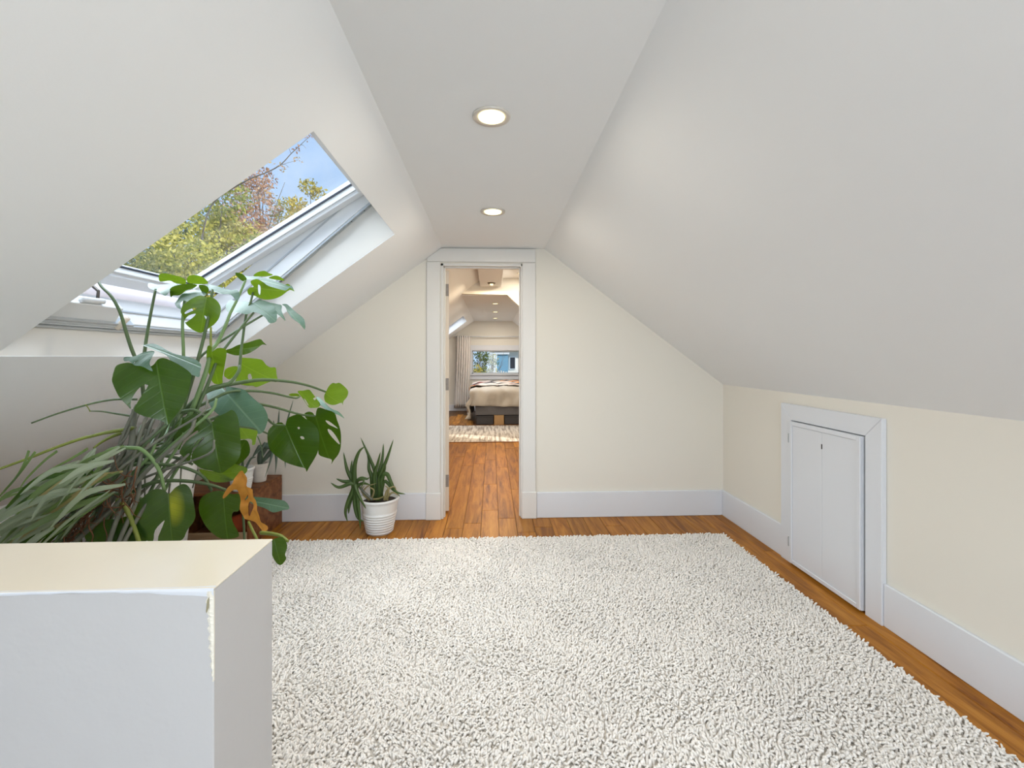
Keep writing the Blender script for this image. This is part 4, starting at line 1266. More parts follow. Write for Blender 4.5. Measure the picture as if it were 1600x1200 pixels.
# ------------------------------------------------------------------ strap-leaved plant left of the monstera
sp = thing('strap_leaf_plant', (-1.55, 1.30, 0.030), 'pale striped strap-leaved plant spilling out at the left edge', 'plant')
MB().lathe([(0.0005, 0.0), (0.10, 0.0), (0.11, 0.01), (0.15, 0.26), (0.15, 0.28), (0.136, 0.28), (0.132, 0.24), (0.0005, 0.24)], sp.location, 36).build('pot', M['pot_worn'], sp)
for k, (pts, Y, b, t) in enumerate((
    (((0, 950), (150, 790), (350, 600), (560, 480), (800, 350), (1000, 270), (1262, 188), (1050, 395), (850, 495), (600, 645), (400, 745), (200, 845)), 1.36, (1262, 188), (0, 950)),
    (((380, 830), (500, 740), (640, 690), (860, 650), (900, 640), (800, 770), (740, 900), (650, 1000), (520, 945), (400, 935), (300, 1005), (200, 1045), (280, 920)), 1.30, (880, 645), (210, 1040)),
    (((1262, 200), (1400, 60), (1505, 0), (1462, 150), (1382, 280), (1292, 420), (1182, 560), (1052, 720), (902, 880), (780, 985), (700, 1015), (820, 800), (950, 640), (1050, 500)), 1.33, (1500, 5), (705, 1010)),
    (((560, 1260), (700, 1065), (850, 905), (1000, 805), (1130, 690), (1182, 660), (1120, 850), (1000, 965), (850, 1095), (740, 1260)), 1.29, (1180, 662), (600, 1260)),
    (((0, 1260), (100, 1110), (250, 1040), (420, 950), (560, 930), (642, 1000), (500, 1065), (300, 1135), (160, 1260)), 1.25, (640, 990), (20, 1260)),
    (((-200, 1150), (-60, 1000), (100, 900), (300, 790), (420, 730), (380, 830), (200, 950), (20, 1080)), 1.27, (420, 735), (-200, 1150)))):
    leaf(S_(*pts), Y, (0.25, -0.85, 0.45), S_(b)[0], S_(t)[0], M['strap'], sp, fold=0.12, droop=0.08, ripple=0.01, name='broad_leaf')
for i in range(74):
    x0 = random.uniform(70, 205)
    y0 = 705 + (205 - x0) * 0.55 + random.uniform(-22, 60)
    ln = random.uniform(90, 190)
    a = R(random.uniform(128, 158))
    x2, y2 = x0 + ln * math.cos(a), y0 + ln * math.sin(a)
    mx, my = (x0 + x2) / 2 + random.uniform(-10, 10), (y0 + y2) / 2 - random.uniform(2, 20)
    Ya = random.uniform(1.25, 1.42)
    blade([at(x0, y0, Ya), at(mx, my, Ya - 0.03), at(x2, y2, Ya - random.uniform(0.0, 0.09))], random.uniform(0.005, 0.019), M[random.choice(('strap', 'strap', 'strap_dk', 'strap_dk', 'leaf', 'aloe_dry'))], sp,
          prof=lambda t: 0.35 + 0.65 * math.sin(math.pi * min(1, t * 1.02)) if t < 0.97 else 0.12)
for pts in (((460, 40), (380, 260), (250, 470), (60, 680), (-40, 800)), ((900, 50), (700, 200), (420, 480), (300, 650)), ((1380, 10), (1100, 180), (850, 310), (500, 500)), ((560, 60), (500, 140), (350, 350), (180, 560), (0, 760))):
    blade([at(x, y, 1.30) for x, y in S_(*pts)], 0.010, M['strap_dk'], sp)

# ------------------------------------------------------------------ wooden crate with small pots in the corner
crate = thing('wooden_crate', (-1.91, 3.44, 0.0), 'dark brown wooden crate against the end wall behind the monstera', 'crate')
kx0, kx1, ky0, ky1, kz = -2.18, -1.638, 3.20, 3.685, 0.375
for nm, bx_, mt in (('side_board', (kx1 - 0.02, kx1, ky0, ky1, 0, kz - 0.02), 'crate'), ('side_board', (kx0, kx0 + 0.02, ky0, ky1, 0, kz - 0.02), 'crate'),
                    ('top_board', (kx0, kx1, ky0, (ky0 + ky1) / 2 - 0.002, kz - 0.02, kz), 'crate'), ('top_board', (kx0, kx1, (ky0 + ky1) / 2 + 0.002, ky1, kz - 0.02, kz), 'crate'),
                    ('back_board', (kx0 + 0.02, kx1 - 0.02, ky1 - 0.015, ky1, 0.0, kz - 0.02), 'crate'), ('bottom_board', (kx0 + 0.02, kx1 - 0.02, ky0, ky1 - 0.015, 0.0, 0.02), 'crate'),
                    ('front_rail', (kx0 + 0.02, kx1 - 0.02, ky0 - 0.004, ky0 + 0.018, 0.0, 0.105), 'crate_pale')):
    MB().box(*bx_).build(nm, M[mt], crate, bevel=0.003)
mb = MB()
mb.lathe([(0.0005, 0.0), (0.07, 0.005), (0.085, 0.06), (0.06, 0.13), (0.0005, 0.15)], (-1.80, 3.40, 0.021), 14)
o = mb.build('orange_bundle', M['orange'], None, smooth=True)
tag(o, 'small orange cloth bundle lying inside the dark wooden crate', 'bundle')

def ribbed_pot(loc, rb, rt, h, ribs, name, mat, parent, lower=0.62):
    prof = [(0.0005, 0.0), (rb * 0.96, 0.0), (rb, 0.004)]
    nst = ribs * 6
    for i in range(nst + 1):
        t = i / nst * lower
        r = rb + (rt - rb) * t
        prof.append((r + 0.0055 * abs(math.sin(math.pi * i / 6)) ** 0.6 * (1 if i else 0), 0.006 + (h - 0.03) * t))
    for t in (lower + 0.05, 0.8, 0.95):
        prof.append((rb + (rt - rb) * t, 0.006 + (h - 0.03) * t))
    prof += [(rt + 0.001, h - 0.018), (rt + 0.006, h - 0.014), (rt + 0.006, h - 0.002), (rt + 0.002, h), (rt - 0.005, h), (rt - 0.008, h - 0.03), (0.0005, h - 0.035)]
    return MB().lathe(prof, loc, 48).build(name, mat, parent, smooth=True)

ap = thing('ribbed_pot_plant', (-1.735, 3.28, kz), 'white ribbed pot at the front edge of the wooden crate', 'plant')
ribbed_pot(ap.location, 0.055, 0.076, 0.155, 6, 'pot', M['pot'], ap)
MB().lathe([(0.0005, 0.0), (0.066, 0.0), (0.04, 0.012), (0.0005, 0.016)], ap.location + Vector((0, 0, 0.122)), 20).build('soil', M['soil'], ap)
for dx, tip in ((-0.03, (-0.10, -0.02, 0.13)), (0.0, (0.03, 0.03, 0.20)), (0.02, (0.10, -0.04, 0.11)), (-0.01, (-0.05, 0.06, 0.17))):
    b = ap.location + Vector((dx, 0, 0.125))
    blade([b, b + Vector(tip) * 0.55 + Vector((0, 0, 0.03)), b + Vector(tip)], 0.022, M['agave'], ap, fold=0.5, thick=0.3)
ag = thing('drooping_pot_plant', (-1.72, 3.50, kz), 'small whitewashed pot with drooping blue-green leaves on the crate', 'plant')
MB().lathe([(0.0005, 0.0), (0.042, 0.0), (0.045, 0.004), (0.056, 0.11), (0.060, 0.112), (0.061, 0.135), (0.053, 0.135), (0.050, 0.11), (0.0005, 0.11)], ag.location, 32).build('pot', M['pot_worn'], ag, smooth=False)
gb = ag.location + Vector((0, 0, 0.118))
for pts in (((1300, 290), (1320, 220), (1400, 235), (1390, 330), (1335, 495)), ((1310, 290), (1350, 200), (1430, 260), (1440, 350), (1428, 465)), ((1320, 285), (1400, 190), (1480, 260), (1515, 330), (1520, 410)), ((1290, 300), (1300, 215), (1250, 280), (1215, 330)), ((1290, 300), (1350, 190), (1290, 250), (1230, 300))):
    P3 = [gb] + [at(x, y, 3.46 - 0.02 * i) for i, (x, y) in enumerate(F_(*pts))]
    blade(P3, 0.034, M['agave'], ag, fold=0.5, thick=0.3, prof=lambda t: (0.6 + 0.8 * t) if t < 0.5 else 2.0 * (1 - t) + 0.02)
for pts in (((310, 420), (330, 290), (376, 118)), ((262, 420), (266, 290), (271, 188)), ((250, 430), (240, 330), (225, 270))):
    blade([gb] + [at(x, y, 3.5) for x, y in C_(*pts)], 0.026, M['agave'], ag, fold=0.6, thick=0.3)

wp = thing('white_planter', (-2.02, 2.90, 0.0), 'large plain white tapered planter behind the monstera stems', 'planter')
MB().lathe([(0.0005, 0.0), (0.115, 0.0), (0.122, 0.01), (0.198, 0.68), (0.205, 0.685), (0.205, 0.72), (0.190, 0.72), (0.184, 0.66), (0.0005, 0.66)], wp.location, 48).build('planter_shell', M['pot'], wp, smooth=False)
MB().lathe([(0.0005, 0.662), (0.183, 0.662), (0.183, 0.668), (0.09, 0.68), (0.0005, 0.685)], wp.location, 24).build('soil', M['soil'], wp)

# ------------------------------------------------------------------ aloe in the white ribbed pot beside the doorway
al = thing('aloe_plant', (-0.828, 3.455, 0.0), 'straggly aloe in a white ribbed pot beside the door casing', 'plant')
ribbed_pot(al.location, 0.092, 0.137, 0.258, 8, 'pot', M['pot'], al, 0.66)
MB().lathe([(0.0005, 0.0), (0.128, 0.0), (0.128, 0.004), (0.06, 0.012), (0.0005, 0.014)], al.location + Vector((0, 0, 0.224)), 24).build('soil', M['soil'], al)
def aloe(pts, Y, w, mat='aloe', dY=0.0):
    m = len(pts)
    blade([at(x, y, Y + dY * i / (m - 1)) for i, (x, y) in enumerate(C_(*pts))], w * 1.18, M[mat], al, fold=0.6, thick=0.35, prof=lambda t: (1 - t) ** 0.55)
AY = 3.45
for pts, w, dy in ((((1000, 860), (1000, 700), (960, 580), (880, 400)), 0.034, 0.03), (((1015, 860), (1020, 680), (1045, 560), (1052, 445)), 0.032, 0.05), (((1025, 860), (1030, 690), (1080, 560), (1127, 415)), 0.034, 0.0),
    (((985, 860), (985, 690), (1010, 600), (1030, 510)), 0.032, -0.03), (((975, 860), (965, 700), (945, 640), (942, 570), (930, 530)), 0.030, 0.04), (((1012, 890), (1020, 800), (1015, 690)), 0.034, -0.06),
    (((1020, 850), (1045, 700), (1080, 678), (1110, 740), (1150, 810), (1218, 826)), 0.034, -0.06), (((1030, 850), (1060, 730), (1120, 790), (1178, 845)), 0.026, -0.04), (((1040, 860), (1030, 760), (1060, 650), (1070, 600)), 0.026, 0.05)):
    aloe(pts, AY, w, 'aloe', dy)
for pts, w, dy in ((((835, 760), (820, 720), (780, 640), (752, 510)), 0.036, 0.02), (((835, 760), (825, 700), (812, 640), (817, 570)), 0.030, 0.05), (((838, 760), (835, 710), (840, 600), (870, 510), (912, 468)), 0.036, -0.02),
    (((835, 750), (815, 735), (750, 730), (697, 710)), 0.032, 0.0), (((835, 760), (810, 745), (720, 775), (655, 740)), 0.032, -0.03), (((838, 750), (830, 790), (790, 880), (768, 960), (782, 1032)), 0.036, -0.05),
    (((840, 750), (842, 790), (838, 900), (860, 1000), (905, 1032)), 0.034, -0.06), (((845, 750), (850, 800), (870, 960), (880, 1092)), 0.034, -0.07), (((845, 750), (848, 790), (880, 860), (922, 938)), 0.030, -0.09),
    (((840, 760), (860, 725), (890, 705), (930, 712), (948, 700)), 0.026, -0.04), (((835, 760), (828, 800), (800, 900), (790, 975)), 0.034, -0.02), (((840, 750), (835, 820), (850, 920), (845, 1000)), 0.032, -0.04),
    (((850, 770), (900, 745), (960, 760)), 0.024, -0.05), (((840, 745), (870, 720), (905, 725), (880, 790)), 0.024, -0.07)):
    aloe(pts, AY - 0.08, w, 'aloe', dy)
for pts in (((1060, 870), (1080, 800), (1130, 770), (1150, 800)), ((950, 870), (900, 820), (930, 770), (1000, 745)), ((1080, 870), (1090, 790), (1060, 760)), ((960, 870), (980, 800), (940, 770)), ((1070, 860), (1120, 815), (1165, 835)), ((940, 865), (1010, 862), (1060, 840)), ((930, 850), (890, 800), (910, 760))):
    aloe(pts, AY - 0.03, 0.016, 'aloe_dry', -0.03)
MB().tube(catmull([at(x, y, AY - 0.06) for x, y in C_((970, 870), (910, 815), (870, 770), (838, 740))], 5), 0.009, 0.008, 8).build('stem', M['stem_grey'], al, smooth=True)

# ------------------------------------------------------------------ bedroom furniture
bed = thing('bed', (0.45, 9.75, 0.0), 'low bed with grey base in the bedroom beyond the doorway', 'bed')
bx0, bx1, by0, by1 = -0.31, 1.22, 8.75, 10.80
MB().box(bx0, bx1, by0, by1, 0.185, 0.36).build('bed_base', M['bed_mid'], bed, bevel=0.02, seg=2)
MB().box(bx0 + 0.01, bx1 - 0.01, by0 + 0.02, by1, 0.36, 0.60).build('mattress', M['curtain'], bed, bevel=0.05, seg=3)
MB().box(0.05, 0.235, by0 - 0.005, by0 + 0.09, 0.0, 0.185).build('leg', M['post_wood'], bed, bevel=0.004)
MB().box(bx0 + 0.02, bx0 + 0.1, by1 - 0.1, by1, 0.0, 0.185).build('leg', M['post_wood'], bed, bevel=0.004)
MB().box(bx1 - 0.1, bx1 - 0.02, by1 - 0.1, by1, 0.0, 0.185).build('leg', M['post_wood'], bed, bevel=0.004)
for i, (xa, xb, lab) in enumerate(((bx0 + 0.02, 0.035, 'dark grey storage box under the bed, left of the wooden leg'), (0.25, 0.90, 'dark grey storage box under the bed, right of the wooden leg'))):
    t = thing('storage_box', ((xa + xb) / 2, by0 + 0.3, 0), lab, 'box', 'storage boxes under the bed')
    MB().box(xa, xb, by0 + 0.02, by0 + 0.6, 0.003, 0.145).build('box_body', M['bed_grey'], t, bevel=0.008)
    MB().box(xa - 0.004, xb + 0.004, by0 + 0.015, by0 + 0.605, 0.145, 0.172).build('lid', M['bed_grey'], t, bevel=0.006)

def drape(name, x0, x1, y0, y1, ztop, drops, mat, off, parent, nx=70, ny=60, rnd=0.10, wr=0.010, seed=0):
    """cloth over the bed: drops = how far it hangs at left, right, foot, head"""
    dl, dr, df, dh = drops
    rs = np.random.default_rng(seed)
    ph = rs.uniform(0, 6, 8)
    A = np.linspace(x0 - dl, x1 + dr, nx)
    B = np.linspace(y0 - df, y1 + dh, ny)
    co = []
    def fold(c, lo, hi):
        if c < lo:
            d = lo - c
            q = min(d, rnd * 1.57)
            a = q / rnd
            return lo - rnd * math.sin(a) - max(0, d - rnd * 1.57) * 0.06, rnd * (1 - math.cos(a)) + max(0, d - rnd * 1.57)
        if c > hi:
            d = c - hi
            q = min(d, rnd * 1.57)
            a = q / rnd
            return hi + rnd * math.sin(a) + max(0, d - rnd * 1.57) * 0.06, rnd * (1 - math.cos(a)) + max(0, d - rnd * 1.57)
        return c, 0.0
    for b in B:
        for a in A:
            x, dx = fold(a, x0, x1)
            y, dy = fold(b, y0, y1)
            hang = max(dx, dy)
            w = wr * (math.sin(a * 17 + b * 5 + ph[0]) + 0.7 * math.sin(a * 9 - b * 13 + ph[1]) + 0.5 * math.sin(a * 31 + ph[2] + 2 * math.sin(b * 7)))
            k = 1 + 1.6 * min(1, hang / 0.2)
            yy = y - (off + w * k if dy > 0.02 else 0)
            xx = x - (off + w * k if (dx > 0.02 and a < x0) else 0) + (off + w * k if (dx > 0.02 and a > x1) else 0)
            co.append((xx, yy, ztop + off - max(dx, dy) + w * 0.8 * (1 if hang < 0.05 else 0.2) + 0.03 * math.sin(2.1 * (a - x0)) * math.sin(1.4 * (b - y0))))
    fs = []
    for j in range(ny - 1):
        for i in range(nx - 1):
            k = j * nx + i
            fs.append((k, k + 1, k + nx + 1, k + nx))
    return MB().add(co, fs).build(name, mat, parent, smooth=True)
o = drape('duvet', bx0 + 0.02, bx1 - 0.02, by0 + 0.10, by1 - 0.05, 0.66, (0.63, 0.40, 0.38, 0.0), M['linen'], 0.03, None, seed=3)
o.modifiers.new('thickness', 'SOLIDIFY').thickness = 0.02
tag(o, 'rumpled beige duvet hanging over the foot of the bed', 'duvet')

def quilt_mat():
    m, nt, b = new_mat('patchwork')
    N, L = nt.nodes, nt.links
    tc = N.new('ShaderNodeTexCoord')
    mp = N.new('ShaderNodeMapping')
    mp.inputs['Rotation'].default_value = (0, 0, R(45))
    mp.inputs['Scale'].default_value = (6.2, 6.2, 0.001)
    L.new(tc.outputs['Object'], mp.inputs['Vector'])
    fl = N.new('ShaderNodeVectorMath')
    fl.operation = 'FLOOR'
    L.new(mp.outputs[0], fl.inputs[0])
    wn_ = N.new('ShaderNodeTexWhiteNoise')
    L.new(fl.outputs[0], wn_.inputs['Vector'])
    rp = N.new('ShaderNodeValToRGB')
    rp.color_ramp.interpolation = 'CONSTANT'
    e = rp.color_ramp.elements
    cols = ((0.0, (0.72, 0.63, 0.56)), (0.40, (0.025, 0.022, 0.025)), (0.58, (0.40, 0.37, 0.34)), (0.70, (0.66, 0.26, 0.06)), (0.80, (0.76, 0.68, 0.62)), (0.92, (0.22, 0.06, 0.05)))
    e[0].position, e[0].color = cols[0][0], cols[0][1] + (1,)
    e[1].position, e[1].color = cols[1][0], cols[1][1] + (1,)
    for p, c in cols[2:]:
        k = e.new(p)
        k.color = c + (1,)
    L.new(wn_.outputs['Value'], rp.inputs[0])
    L.new(rp.outputs[0], b.inputs['Base Color'])
    b.inputs['Roughness'].default_value = 0.9
    return m
o = drape('patchwork_quilt', bx0 + 0.02, bx1 - 0.02, 9.25, by1 - 0.04, 0.672, (0.34, 0.40, 0.0, 0.0), quilt_mat(), 0.055, None, seed=5, wr=0.006)
o.modifiers.new('thickness', 'SOLIDIFY').thickness = 0.012
tag(o, 'patchwork quilt of cream, black and orange diamonds spread on the bed', 'quilt')

# woven rug in the bedroom
def woven_mat():
    m, nt, b = new_mat('woven_stripes')
    N, L = nt.nodes, nt.links
    tc = N.new('ShaderNodeTexCoord')
    mp = N.new('ShaderNodeMapping')
    mp.inputs['Scale'].default_value = (26, 2.0, 1)
    L.new(tc.outputs['Object'], mp.inputs['Vector'])
    no = N.new('ShaderNodeTexNoise')
    no.inputs['Scale'].default_value = 1.0
    no.inputs['Detail'].default_value = 3
    L.new(mp.outputs[0], no.inputs['Vector'])
    rp = N.new('ShaderNodeValToRGB')
    e = rp.color_ramp.elements
    e[0].position, e[0].color = 0.36, (0.33, 0.27, 0.22, 1)
    e[1].position, e[1].color = 0.56, (0.74, 0.67, 0.58, 1)
    L.new(no.outputs['Fac'], rp.inputs[0])
    ck = N.new('ShaderNodeTexChecker')
    ck.inputs['Scale'].default_value = 22
    ck.inputs['Color1'].default_value = (1, 1, 1, 1)
    ck.inputs['Color2'].default_value = (0.80, 0.78, 0.76, 1)
    L.new(tc.outputs['Object'], ck.inputs['Vector'])
    mx = N.new('ShaderNodeMixRGB')
    mx.blend_type = 'MULTIPLY'
    mx.inputs['Fac'].default_value = 1
    L.new(rp.outputs[0], mx.inputs['Color1'])
    L.new(ck.outputs[0], mx.inputs['Color2'])
    L.new(mx.outputs[0], b.inputs['Base Color'])
    b.inputs['Roughness'].default_value = 0.95
    return m
wrug = thing('woven_rug', (0.0, 7.8, 0.0), 'flat woven rug with cream and grey stripes in front of the bed', 'rug')
vs, fs = [], []
nxr = 160
for i in range(nxr + 1):
    x = -1.05 + 2.1 * i / nxr
    z = 0.008 + 0.003 * abs(math.sin(i * math.pi / 4))
    vs += [(x, 6.97, 0.001), (x, 6.975, z), (x, 8.65, z), (x, 8.655, 0.001)]
for i in range(nxr):
    for k in range(3):
        a = i * 4 + k
        fs.append((a, a + 1, a + 5, a + 4))
MB().add(vs, fs).build('rug_weave', woven_mat(), wrug, smooth=True)
MB().box(-1.05, 1.05, 6.962, 6.978, 0.001, 0.012).build('hem', M['crate'], wrug, bevel=0.003)
MB().box(-1.05, 1.05, 8.65, 8.664, 0.001, 0.012).build('hem', M['crate'], wrug, bevel=0.003)

# curtain and rod
cu = thing('curtain', (-0.67, YEND - 0.08, 0.07), 'off-white curtain gathered left of the bedroom window', 'curtain')
vs, fs = [], []
nf, nv = 90, 16
for j in range(nv + 1):
    t = j / nv
    z = 1.80 - t * 1.72
    for i in range(nf + 1):
        s = i / nf
        xl = -0.84 - 0.05 * t * t
        xr = -0.50 + 0.015 * math.sin(5 * t) - 0.02 * math.sin(math.pi * t)
        x = xl + (xr - xl) * s
        y = YEND - 0.085 + 0.032 * math.sin(s * 2 * math.pi * 6.5 + 0.7 * math.sin(3 * t)) * (0.7 + 0.4 * t) + 0.010 * math.sin(s * 37 + 4 * t)
        vs.append((x, y, z))
for j in range(nv):
    for i in range(nf):
        k = j * (nf + 1) + i
        fs.append((k, k + 1, k + nf + 2, k + nf + 1))
o = MB().add(vs, fs).build('curtain_cloth', M['curtain'], cu, smooth=True)
o.modifiers.new('thickness', 'SOLIDIFY').thickness = 0.003
rod = thing('curtain_rod', (0.1, YEND - 0.085, 1.78), 'thin pale curtain rod above the bedroom window', 'rod')
MB().tube([(-0.86, YEND - 0.085, 1.775), (1.05, YEND - 0.085, 1.775)], 0.010, seg=12).build('bar', M['trim'], rod, smooth=True)
for x in (-0.86, 0.95):
    MB().box(x - 0.01, x + 0.01, YEND - 0.085, YEND, 1.765, 1.785).build('bracket', M['trim'], rod)

# ------------------------------------------------------------------ outdoors
GZ = -5.4
def ground_mat():
    return paint('lawn', (0.10, 0.14, 0.04), 0.95, 0.4, 0.6)
struct(MB().box(-90, 60, -40, 120, GZ - 0.3, GZ).build('ground', ground_mat()))

def foliage_mat(name, cols, trans=0.35):
    m, nt, b = new_mat(name)
    N, L = nt.nodes, nt.links
    at_ = N.new('ShaderNodeAttribute')
    at_.attribute_name = 'tint'
    rp = N.new('ShaderNodeValToRGB')
    e = rp.color_ramp.elements
    e[0].position, e[0].color = 0.0, cols[0] + (1,)
    e[1].position, e[1].color = 1.0, cols[-1] + (1,)
    for i, c in enumerate(cols[1:-1]):
        k = e.new((i + 1) / (len(cols) - 1))
        k.color = c + (1,)
    L.new(at_.outputs['Fac'], rp.inputs[0])
    L.new(rp.outputs[0], b.inputs['Base Color'])
    b.inputs['Roughness'].default_value = 0.6
    tr = N.new('ShaderNodeBsdfTranslucent')
    L.new(rp.outputs[0], tr.inputs['Color'])
    ms = N.new('ShaderNodeMixShader')
    ms.inputs['Fac'].default_value = trans
    L.new(b.outputs[0], ms.inputs[1])
    L.new(tr.outputs[0], ms.inputs[2])
    L.new(ms.outputs[0], N['Material Output'].inputs['Surface'])
    return m
FOL = {
    'yellow': foliage_mat('foliage_yellow_green', ((0.16, 0.20, 0.03), (0.42, 0.42, 0.07), (0.66, 0.58, 0.12), (0.75, 0.66, 0.24))),
    'gold': foliage_mat('foliage_gold', ((0.25, 0.26, 0.04), (0.60, 0.46, 0.05), (0.80, 0.60, 0.08))),
    'red': foliage_mat('foliage_russet', ((0.34, 0.16, 0.08), (0.58, 0.30, 0.16), (0.70, 0.45, 0.30), (0.62, 0.46, 0.16))),
    'green': foliage_mat('foliage_green', ((0.06, 0.10, 0.02), (0.16, 0.21, 0.06), (0.34, 0.36, 0.10))),
}
BARK = paint('tree_bark', (0.17, 0.14, 0.12), 0.9, 0.3, 8.0)

def leaf_cloud(name, clumps, n, size, mat, parent, seed):
    """many small leaf blades in clumps: each clump (centre, radii)"""
    rs = np.random.default_rng(seed)
    vol = np.array([c[1][0] * c[1][1] * c[1][2] for c in clumps]) ** 0.7
    idx = rs.choice(len(clumps), n, p=vol / vol.sum())
    d = rs.normal(size=(n, 3))
    d /= np.linalg.norm(d, axis=1)[:, None]
    r = rs.uniform(0.25, 1.0, n) ** 0.45
    cen = np.array([c[0] for c in clumps])[idx]
    rad = np.array([c[1] for c in clumps])[idx]
    P = cen + d * rad * r[:, None] * (1 + rs.normal(0, 0.10, (n, 1)))
    a = rs.normal(size=(n, 3))
    a /= np.linalg.norm(a, axis=1)[:, None]
    b = np.cross(a, rs.normal(size=(n, 3)))
    b /= np.linalg.norm(b, axis=1)[:, None]
    s = (size * rs.uniform(0.6, 1.3, n))[:, None]
    V = np.stack([P - a * s, P - b * s * 0.55, P + a * s, P + b * s * 0.55], 1).reshape(-1, 3)
    me = bpy.data.meshes.new(name)
    me.vertices.add(n * 4)
    me.vertices.foreach_set('co', V.reshape(-1).astype(np.float32))
    me.loops.add(n * 4)
    me.loops.foreach_set('vertex_index', np.arange(n * 4, dtype=np.int32))
    me.polygons.add(n)
    me.polygons.foreach_set('loop_start', np.arange(0, n * 4, 4, dtype=np.int32))
    me.update(calc_edges=True)
    tint = np.clip(rs.random(len(clumps))[idx] * 0.55 + rs.random(n) * 0.5, 0, 1)
    at_ = me.attributes.new('tint', 'FLOAT', 'FACE')
    at_.data.foreach_set('value', tint.astype(np.float32))
    o = link(name, me, mat, parent)
    o['kind'] = 'stuff'
    return o

def tree(base, top, spread, fol, n, size, label, seed, clump_n=22, clump_r=0.75, low=0.35, bare=0, branch_r=0.03, cat='tree', narrow=1.0):
    """base xy on the lawn, top = height of the crown"""
    rs = random.Random(seed)
    t = thing('autumn_tree', (base[0], base[1], GZ), label, cat, 'trees beyond the skylight')
    H = top - GZ
    tr = MB()
    pts = [(base[0] + rs.uniform(-0.15, 0.15) * k, base[1] + rs.uniform(-0.15, 0.15) * k, GZ + H * 0.88 * k / 6) for k in range(7)]
    tr.tube(catmull(pts, 3), 0.16, 0.02, 9)
    tr.build('trunk', BARK, t, smooth=True)
    br = MB()
    clumps = []
    for i in range(clump_n):
        f = low + (0.97 - low) * (i + rs.random()) / clump_n
        a = rs.uniform(0, 2 * math.pi)
        w = spread * (math.sin(math.pi * min(1, (f - low) / (1 - low) * 0.80 + 0.18)) ** narrow) * rs.uniform(0.35, 1.0)
        c = (base[0] + w * math.cos(a), base[1] + w * math.sin(a), GZ + H * f)
        k = clump_r * rs.uniform(0.6, 1.25)
        clumps.append((c, (k, k, k * 0.8)))
        s = (base[0], base[1], GZ + H * max(0.15, f - 0.16))
        br.tube(catmull([s, ((s[0] + c[0]) / 2, (s[1] + c[1]) / 2, (s[2] + c[2]) / 2 - 0.12), c], 3), branch_r, branch_r * 0.25, 5)
    for i in range(bare):
        f = rs.uniform(0.45, 0.8)
        a = rs.uniform(0, 2 * math.pi)
        s = Vector((base[0], base[1], GZ + H * f))
        e = s + Vector((math.cos(a) * rs.uniform(0.2, 0.8), math.sin(a) * rs.uniform(0.2, 0.8), rs.uniform(0.9, 2.0)))
        br.tube(catmull([s, (s + e) / 2 + Vector((rs.uniform(-.1, .1), rs.uniform(-.1, .1), -0.1)), e], 3), branch_r * 0.6, 0.006, 4)
    br.build('branches', BARK, t, smooth=True)
    leaf_cloud('foliage', clumps, n, size, FOL[fol], t, seed)
    return t

def spot(px, py, Y):
    p = at(px, py, Y)
    return (p.x, p.y), p.z
def plant_tree(px, ptop, Y, *a, **k):
    b, z = spot(px, ptop, Y)
    return tree(b, z, *a, **k)
plant_tree(335, 288, 11.5, 2.1, 'yellow', 24000, 0.050, 'broad yellow-green tree in the middle of the skylight view', 11, clump_n=34, clump_r=0.62, low=0.45)
plant_tree(215, 360, 10.5, 1.8, 'yellow', 17000, 0.046, 'yellow-green tree at the lower left corner of the skylight', 12, clump_n=28, clump_r=0.6, low=0.42)
plant_tree(275, 330, 14.5, 2.3, 'green', 14000, 0.055, 'darker green tree between the two yellow-green ones', 13, clump_n=26, clump_r=0.7, low=0.4)
plant_tree(412, 252, 14.0, 1.25, 'red', 8000, 0.045, 'russet half-bare tree with upright twigs', 14, clump_n=30, clump_r=0.5, low=0.48, bare=46, branch_r=0.028)
plant_tree(385, 318, 12.5, 1.4, 'red', 9000, 0.045, 'low russet tree in front of the half-bare one', 15, clump_n=22, clump_r=0.5, low=0.5)
plant_tree(440, 312, 16.0, 1.0, 'gold', 6500, 0.050, 'slim golden tree right of the half-bare one', 16, clump_n=16, clump_r=0.5, low=0.5)
plant_tree(488, 262, 15.0, 0.8, 'gold', 2600, 0.060, 'sparse golden treetop standing alone against the sky', 17, clump_n=14, clump_r=0.36, low=0.62, bare=12)
near_tree = plant_tree(310, 362, 9.5, 1.7, 'yellow', 15000, 0.040, 'low yellowing shrub tree nearest the house', 18, clump_n=30, clump_r=0.5, low=0.5)
plant_tree(150, 400, 9.5, 1.5, 'green', 9000, 0.045, 'green tree at the far left outside the skylight', 19, clump_n=22, clump_r=0.6, low=0.45)
# a long thin branch of the nearest tree reaching in front of the sky
tb = near_tree.location
pp = [Vector((tb.x, tb.y, at(260, 400, tb.y).z)), at(330, 322, 9.2)] + [at(x, y, 9.0) for x, y in ((380, 285), (420, 268), (440, 256), (455, 240), (470, 226), (486, 211))]
MB().tube(catmull(pp, 4), 0.016, 0.004, 6).build('overhanging_branch', BARK, near_tree, smooth=True)
for a, b in (((425, 265), (466, 250)), ((440, 256), (452, 262)), ((455, 240), (448, 228)), ((398, 277), (430, 288)), ((470, 226), (478, 232))):
    MB().tube([at(a[0], a[1], 9.0), at((a[0] + b[0]) / 2, (a[1] + b[1]) / 2 - 2, 9.0), at(b[0], b[1], 9.05)], 0.005, 0.002, 5).build('twig', BARK, near_tree)
leaf_cloud('branch_leaves', [(tuple(at(x, y, 9.0)), (0.10, 0.10, 0.08)) for x, y in ((466, 250), (425, 253), (462, 232), (482, 216), (440, 262), (405, 262))], 90, 0.028, FOL['red'], near_tree, 5)

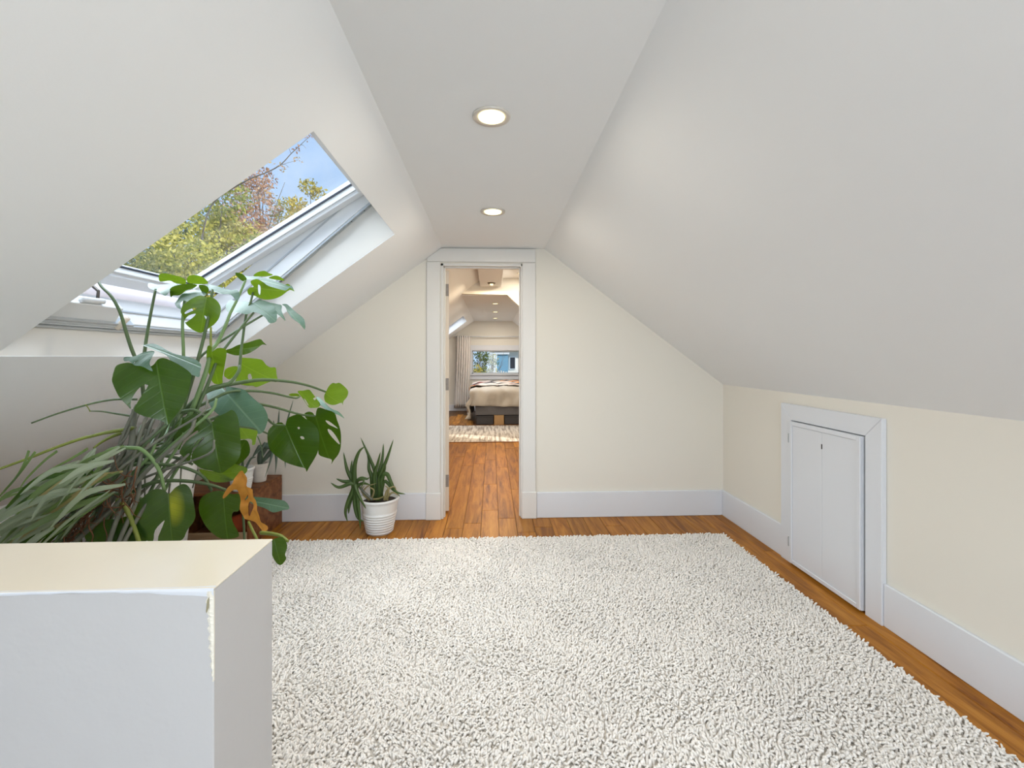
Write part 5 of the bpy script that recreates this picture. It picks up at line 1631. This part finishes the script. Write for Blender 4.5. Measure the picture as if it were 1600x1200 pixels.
# neighbouring house beyond the bedroom window
HYN = 26.0
M['siding_w'] = paint('siding_white', (0.85, 0.80, 0.76), 0.7, 0.05, 3.0)
M['siding_b'] = paint('siding_blue', (0.17, 0.36, 0.52), 0.7, 0.08, 3.0)
M['roofing'] = paint('roof_grey', (0.40, 0.38, 0.42), 0.9, 0.1, 4.0)
hs = thing('neighbouring_house', (2.4, HYN + 2, GZ), 'blue and white house seen through the bedroom window', 'house')
MB().box(-0.1, 6.0, HYN, HYN + 6, GZ, 1.75).build('wall', M['siding_w'], hs)
MB().box(0.30, 0.92, HYN - 0.35, HYN, GZ, 1.45).build('bay', M['siding_b'], hs)
for z in (0.25, 0.5, 0.75, 1.0, 1.25):
    MB().box(0.30, 0.92, HYN - 0.36, HYN - 0.35, z, z + 0.012).build('siding_board', M['siding_b'], hs)
for x in (-0.06, 0.14, 0.24):
    MB().box(x, x + 0.05, HYN - 0.42, HYN - 0.36, 0.3, 1.42).build('post', M['trim'], hs)
MB().box(-0.12, 1.0, HYN - 0.45, HYN + 0.05, 1.42, 1.52).build('eave', M['trim'], hs)
for (a, b, c, d) in ((0.0, 0.12, 0.55, 1.15), (1.05, 1.32, 0.62, 1.25)):
    f = MB().box(a - 0.05, b + 0.05, HYN - 0.06, HYN, c - 0.05, d + 0.05).build('window_frame', M['trim'], hs)
    MB().box(a, b, HYN - 0.07, HYN - 0.06, c, d).build('pane', M['gasket'], f)
MB().prism([(-0.4, 1.70), (6.3, 1.70), (6.3, 1.8), (2.9, 3.6), (2.8, 3.6), (-0.4, 1.8)], HYN - 0.5, HYN + 6.4).build('roof', M['roofing'], hs)
fe = thing('picket_fence', (0.8, HYN - 1.4, GZ), 'pale picket fence in front of the blue house', 'fence')
for i in range(26):
    x = -1.6 + i * 0.13
    MB().box(x, x + 0.07, HYN - 1.42, HYN - 1.40, GZ, 0.52 + 0.03 * math.sin(i * 1.3)).build('picket', M['siding_w'], fe)
MB().box(-1.7, 1.8, HYN - 1.40, HYN - 1.37, 0.3, 0.36).build('rail', M['siding_w'], fe)
def far_tree(x, y, top, fol, n, label, seed, **k):
    t = tree((x, y), top, 0.55, fol, n, 0.045, label, seed, clump_n=16, clump_r=0.26, low=0.78, bare=30, branch_r=0.016, **k)
    t['group'] = 'trees outside the bedroom window'
far_tree(-0.45, 21.0, 1.75, 'green', 1500, 'grey-green twiggy tree left of the blue house', 31)
far_tree(-0.95, 20.0, 1.2, 'gold', 1200, 'small yellow tree at the left of the bedroom window', 32)
far_tree(-0.05, 24.0, 1.75, 'gold', 260, 'yellow treetop beside the blue bay', 33)
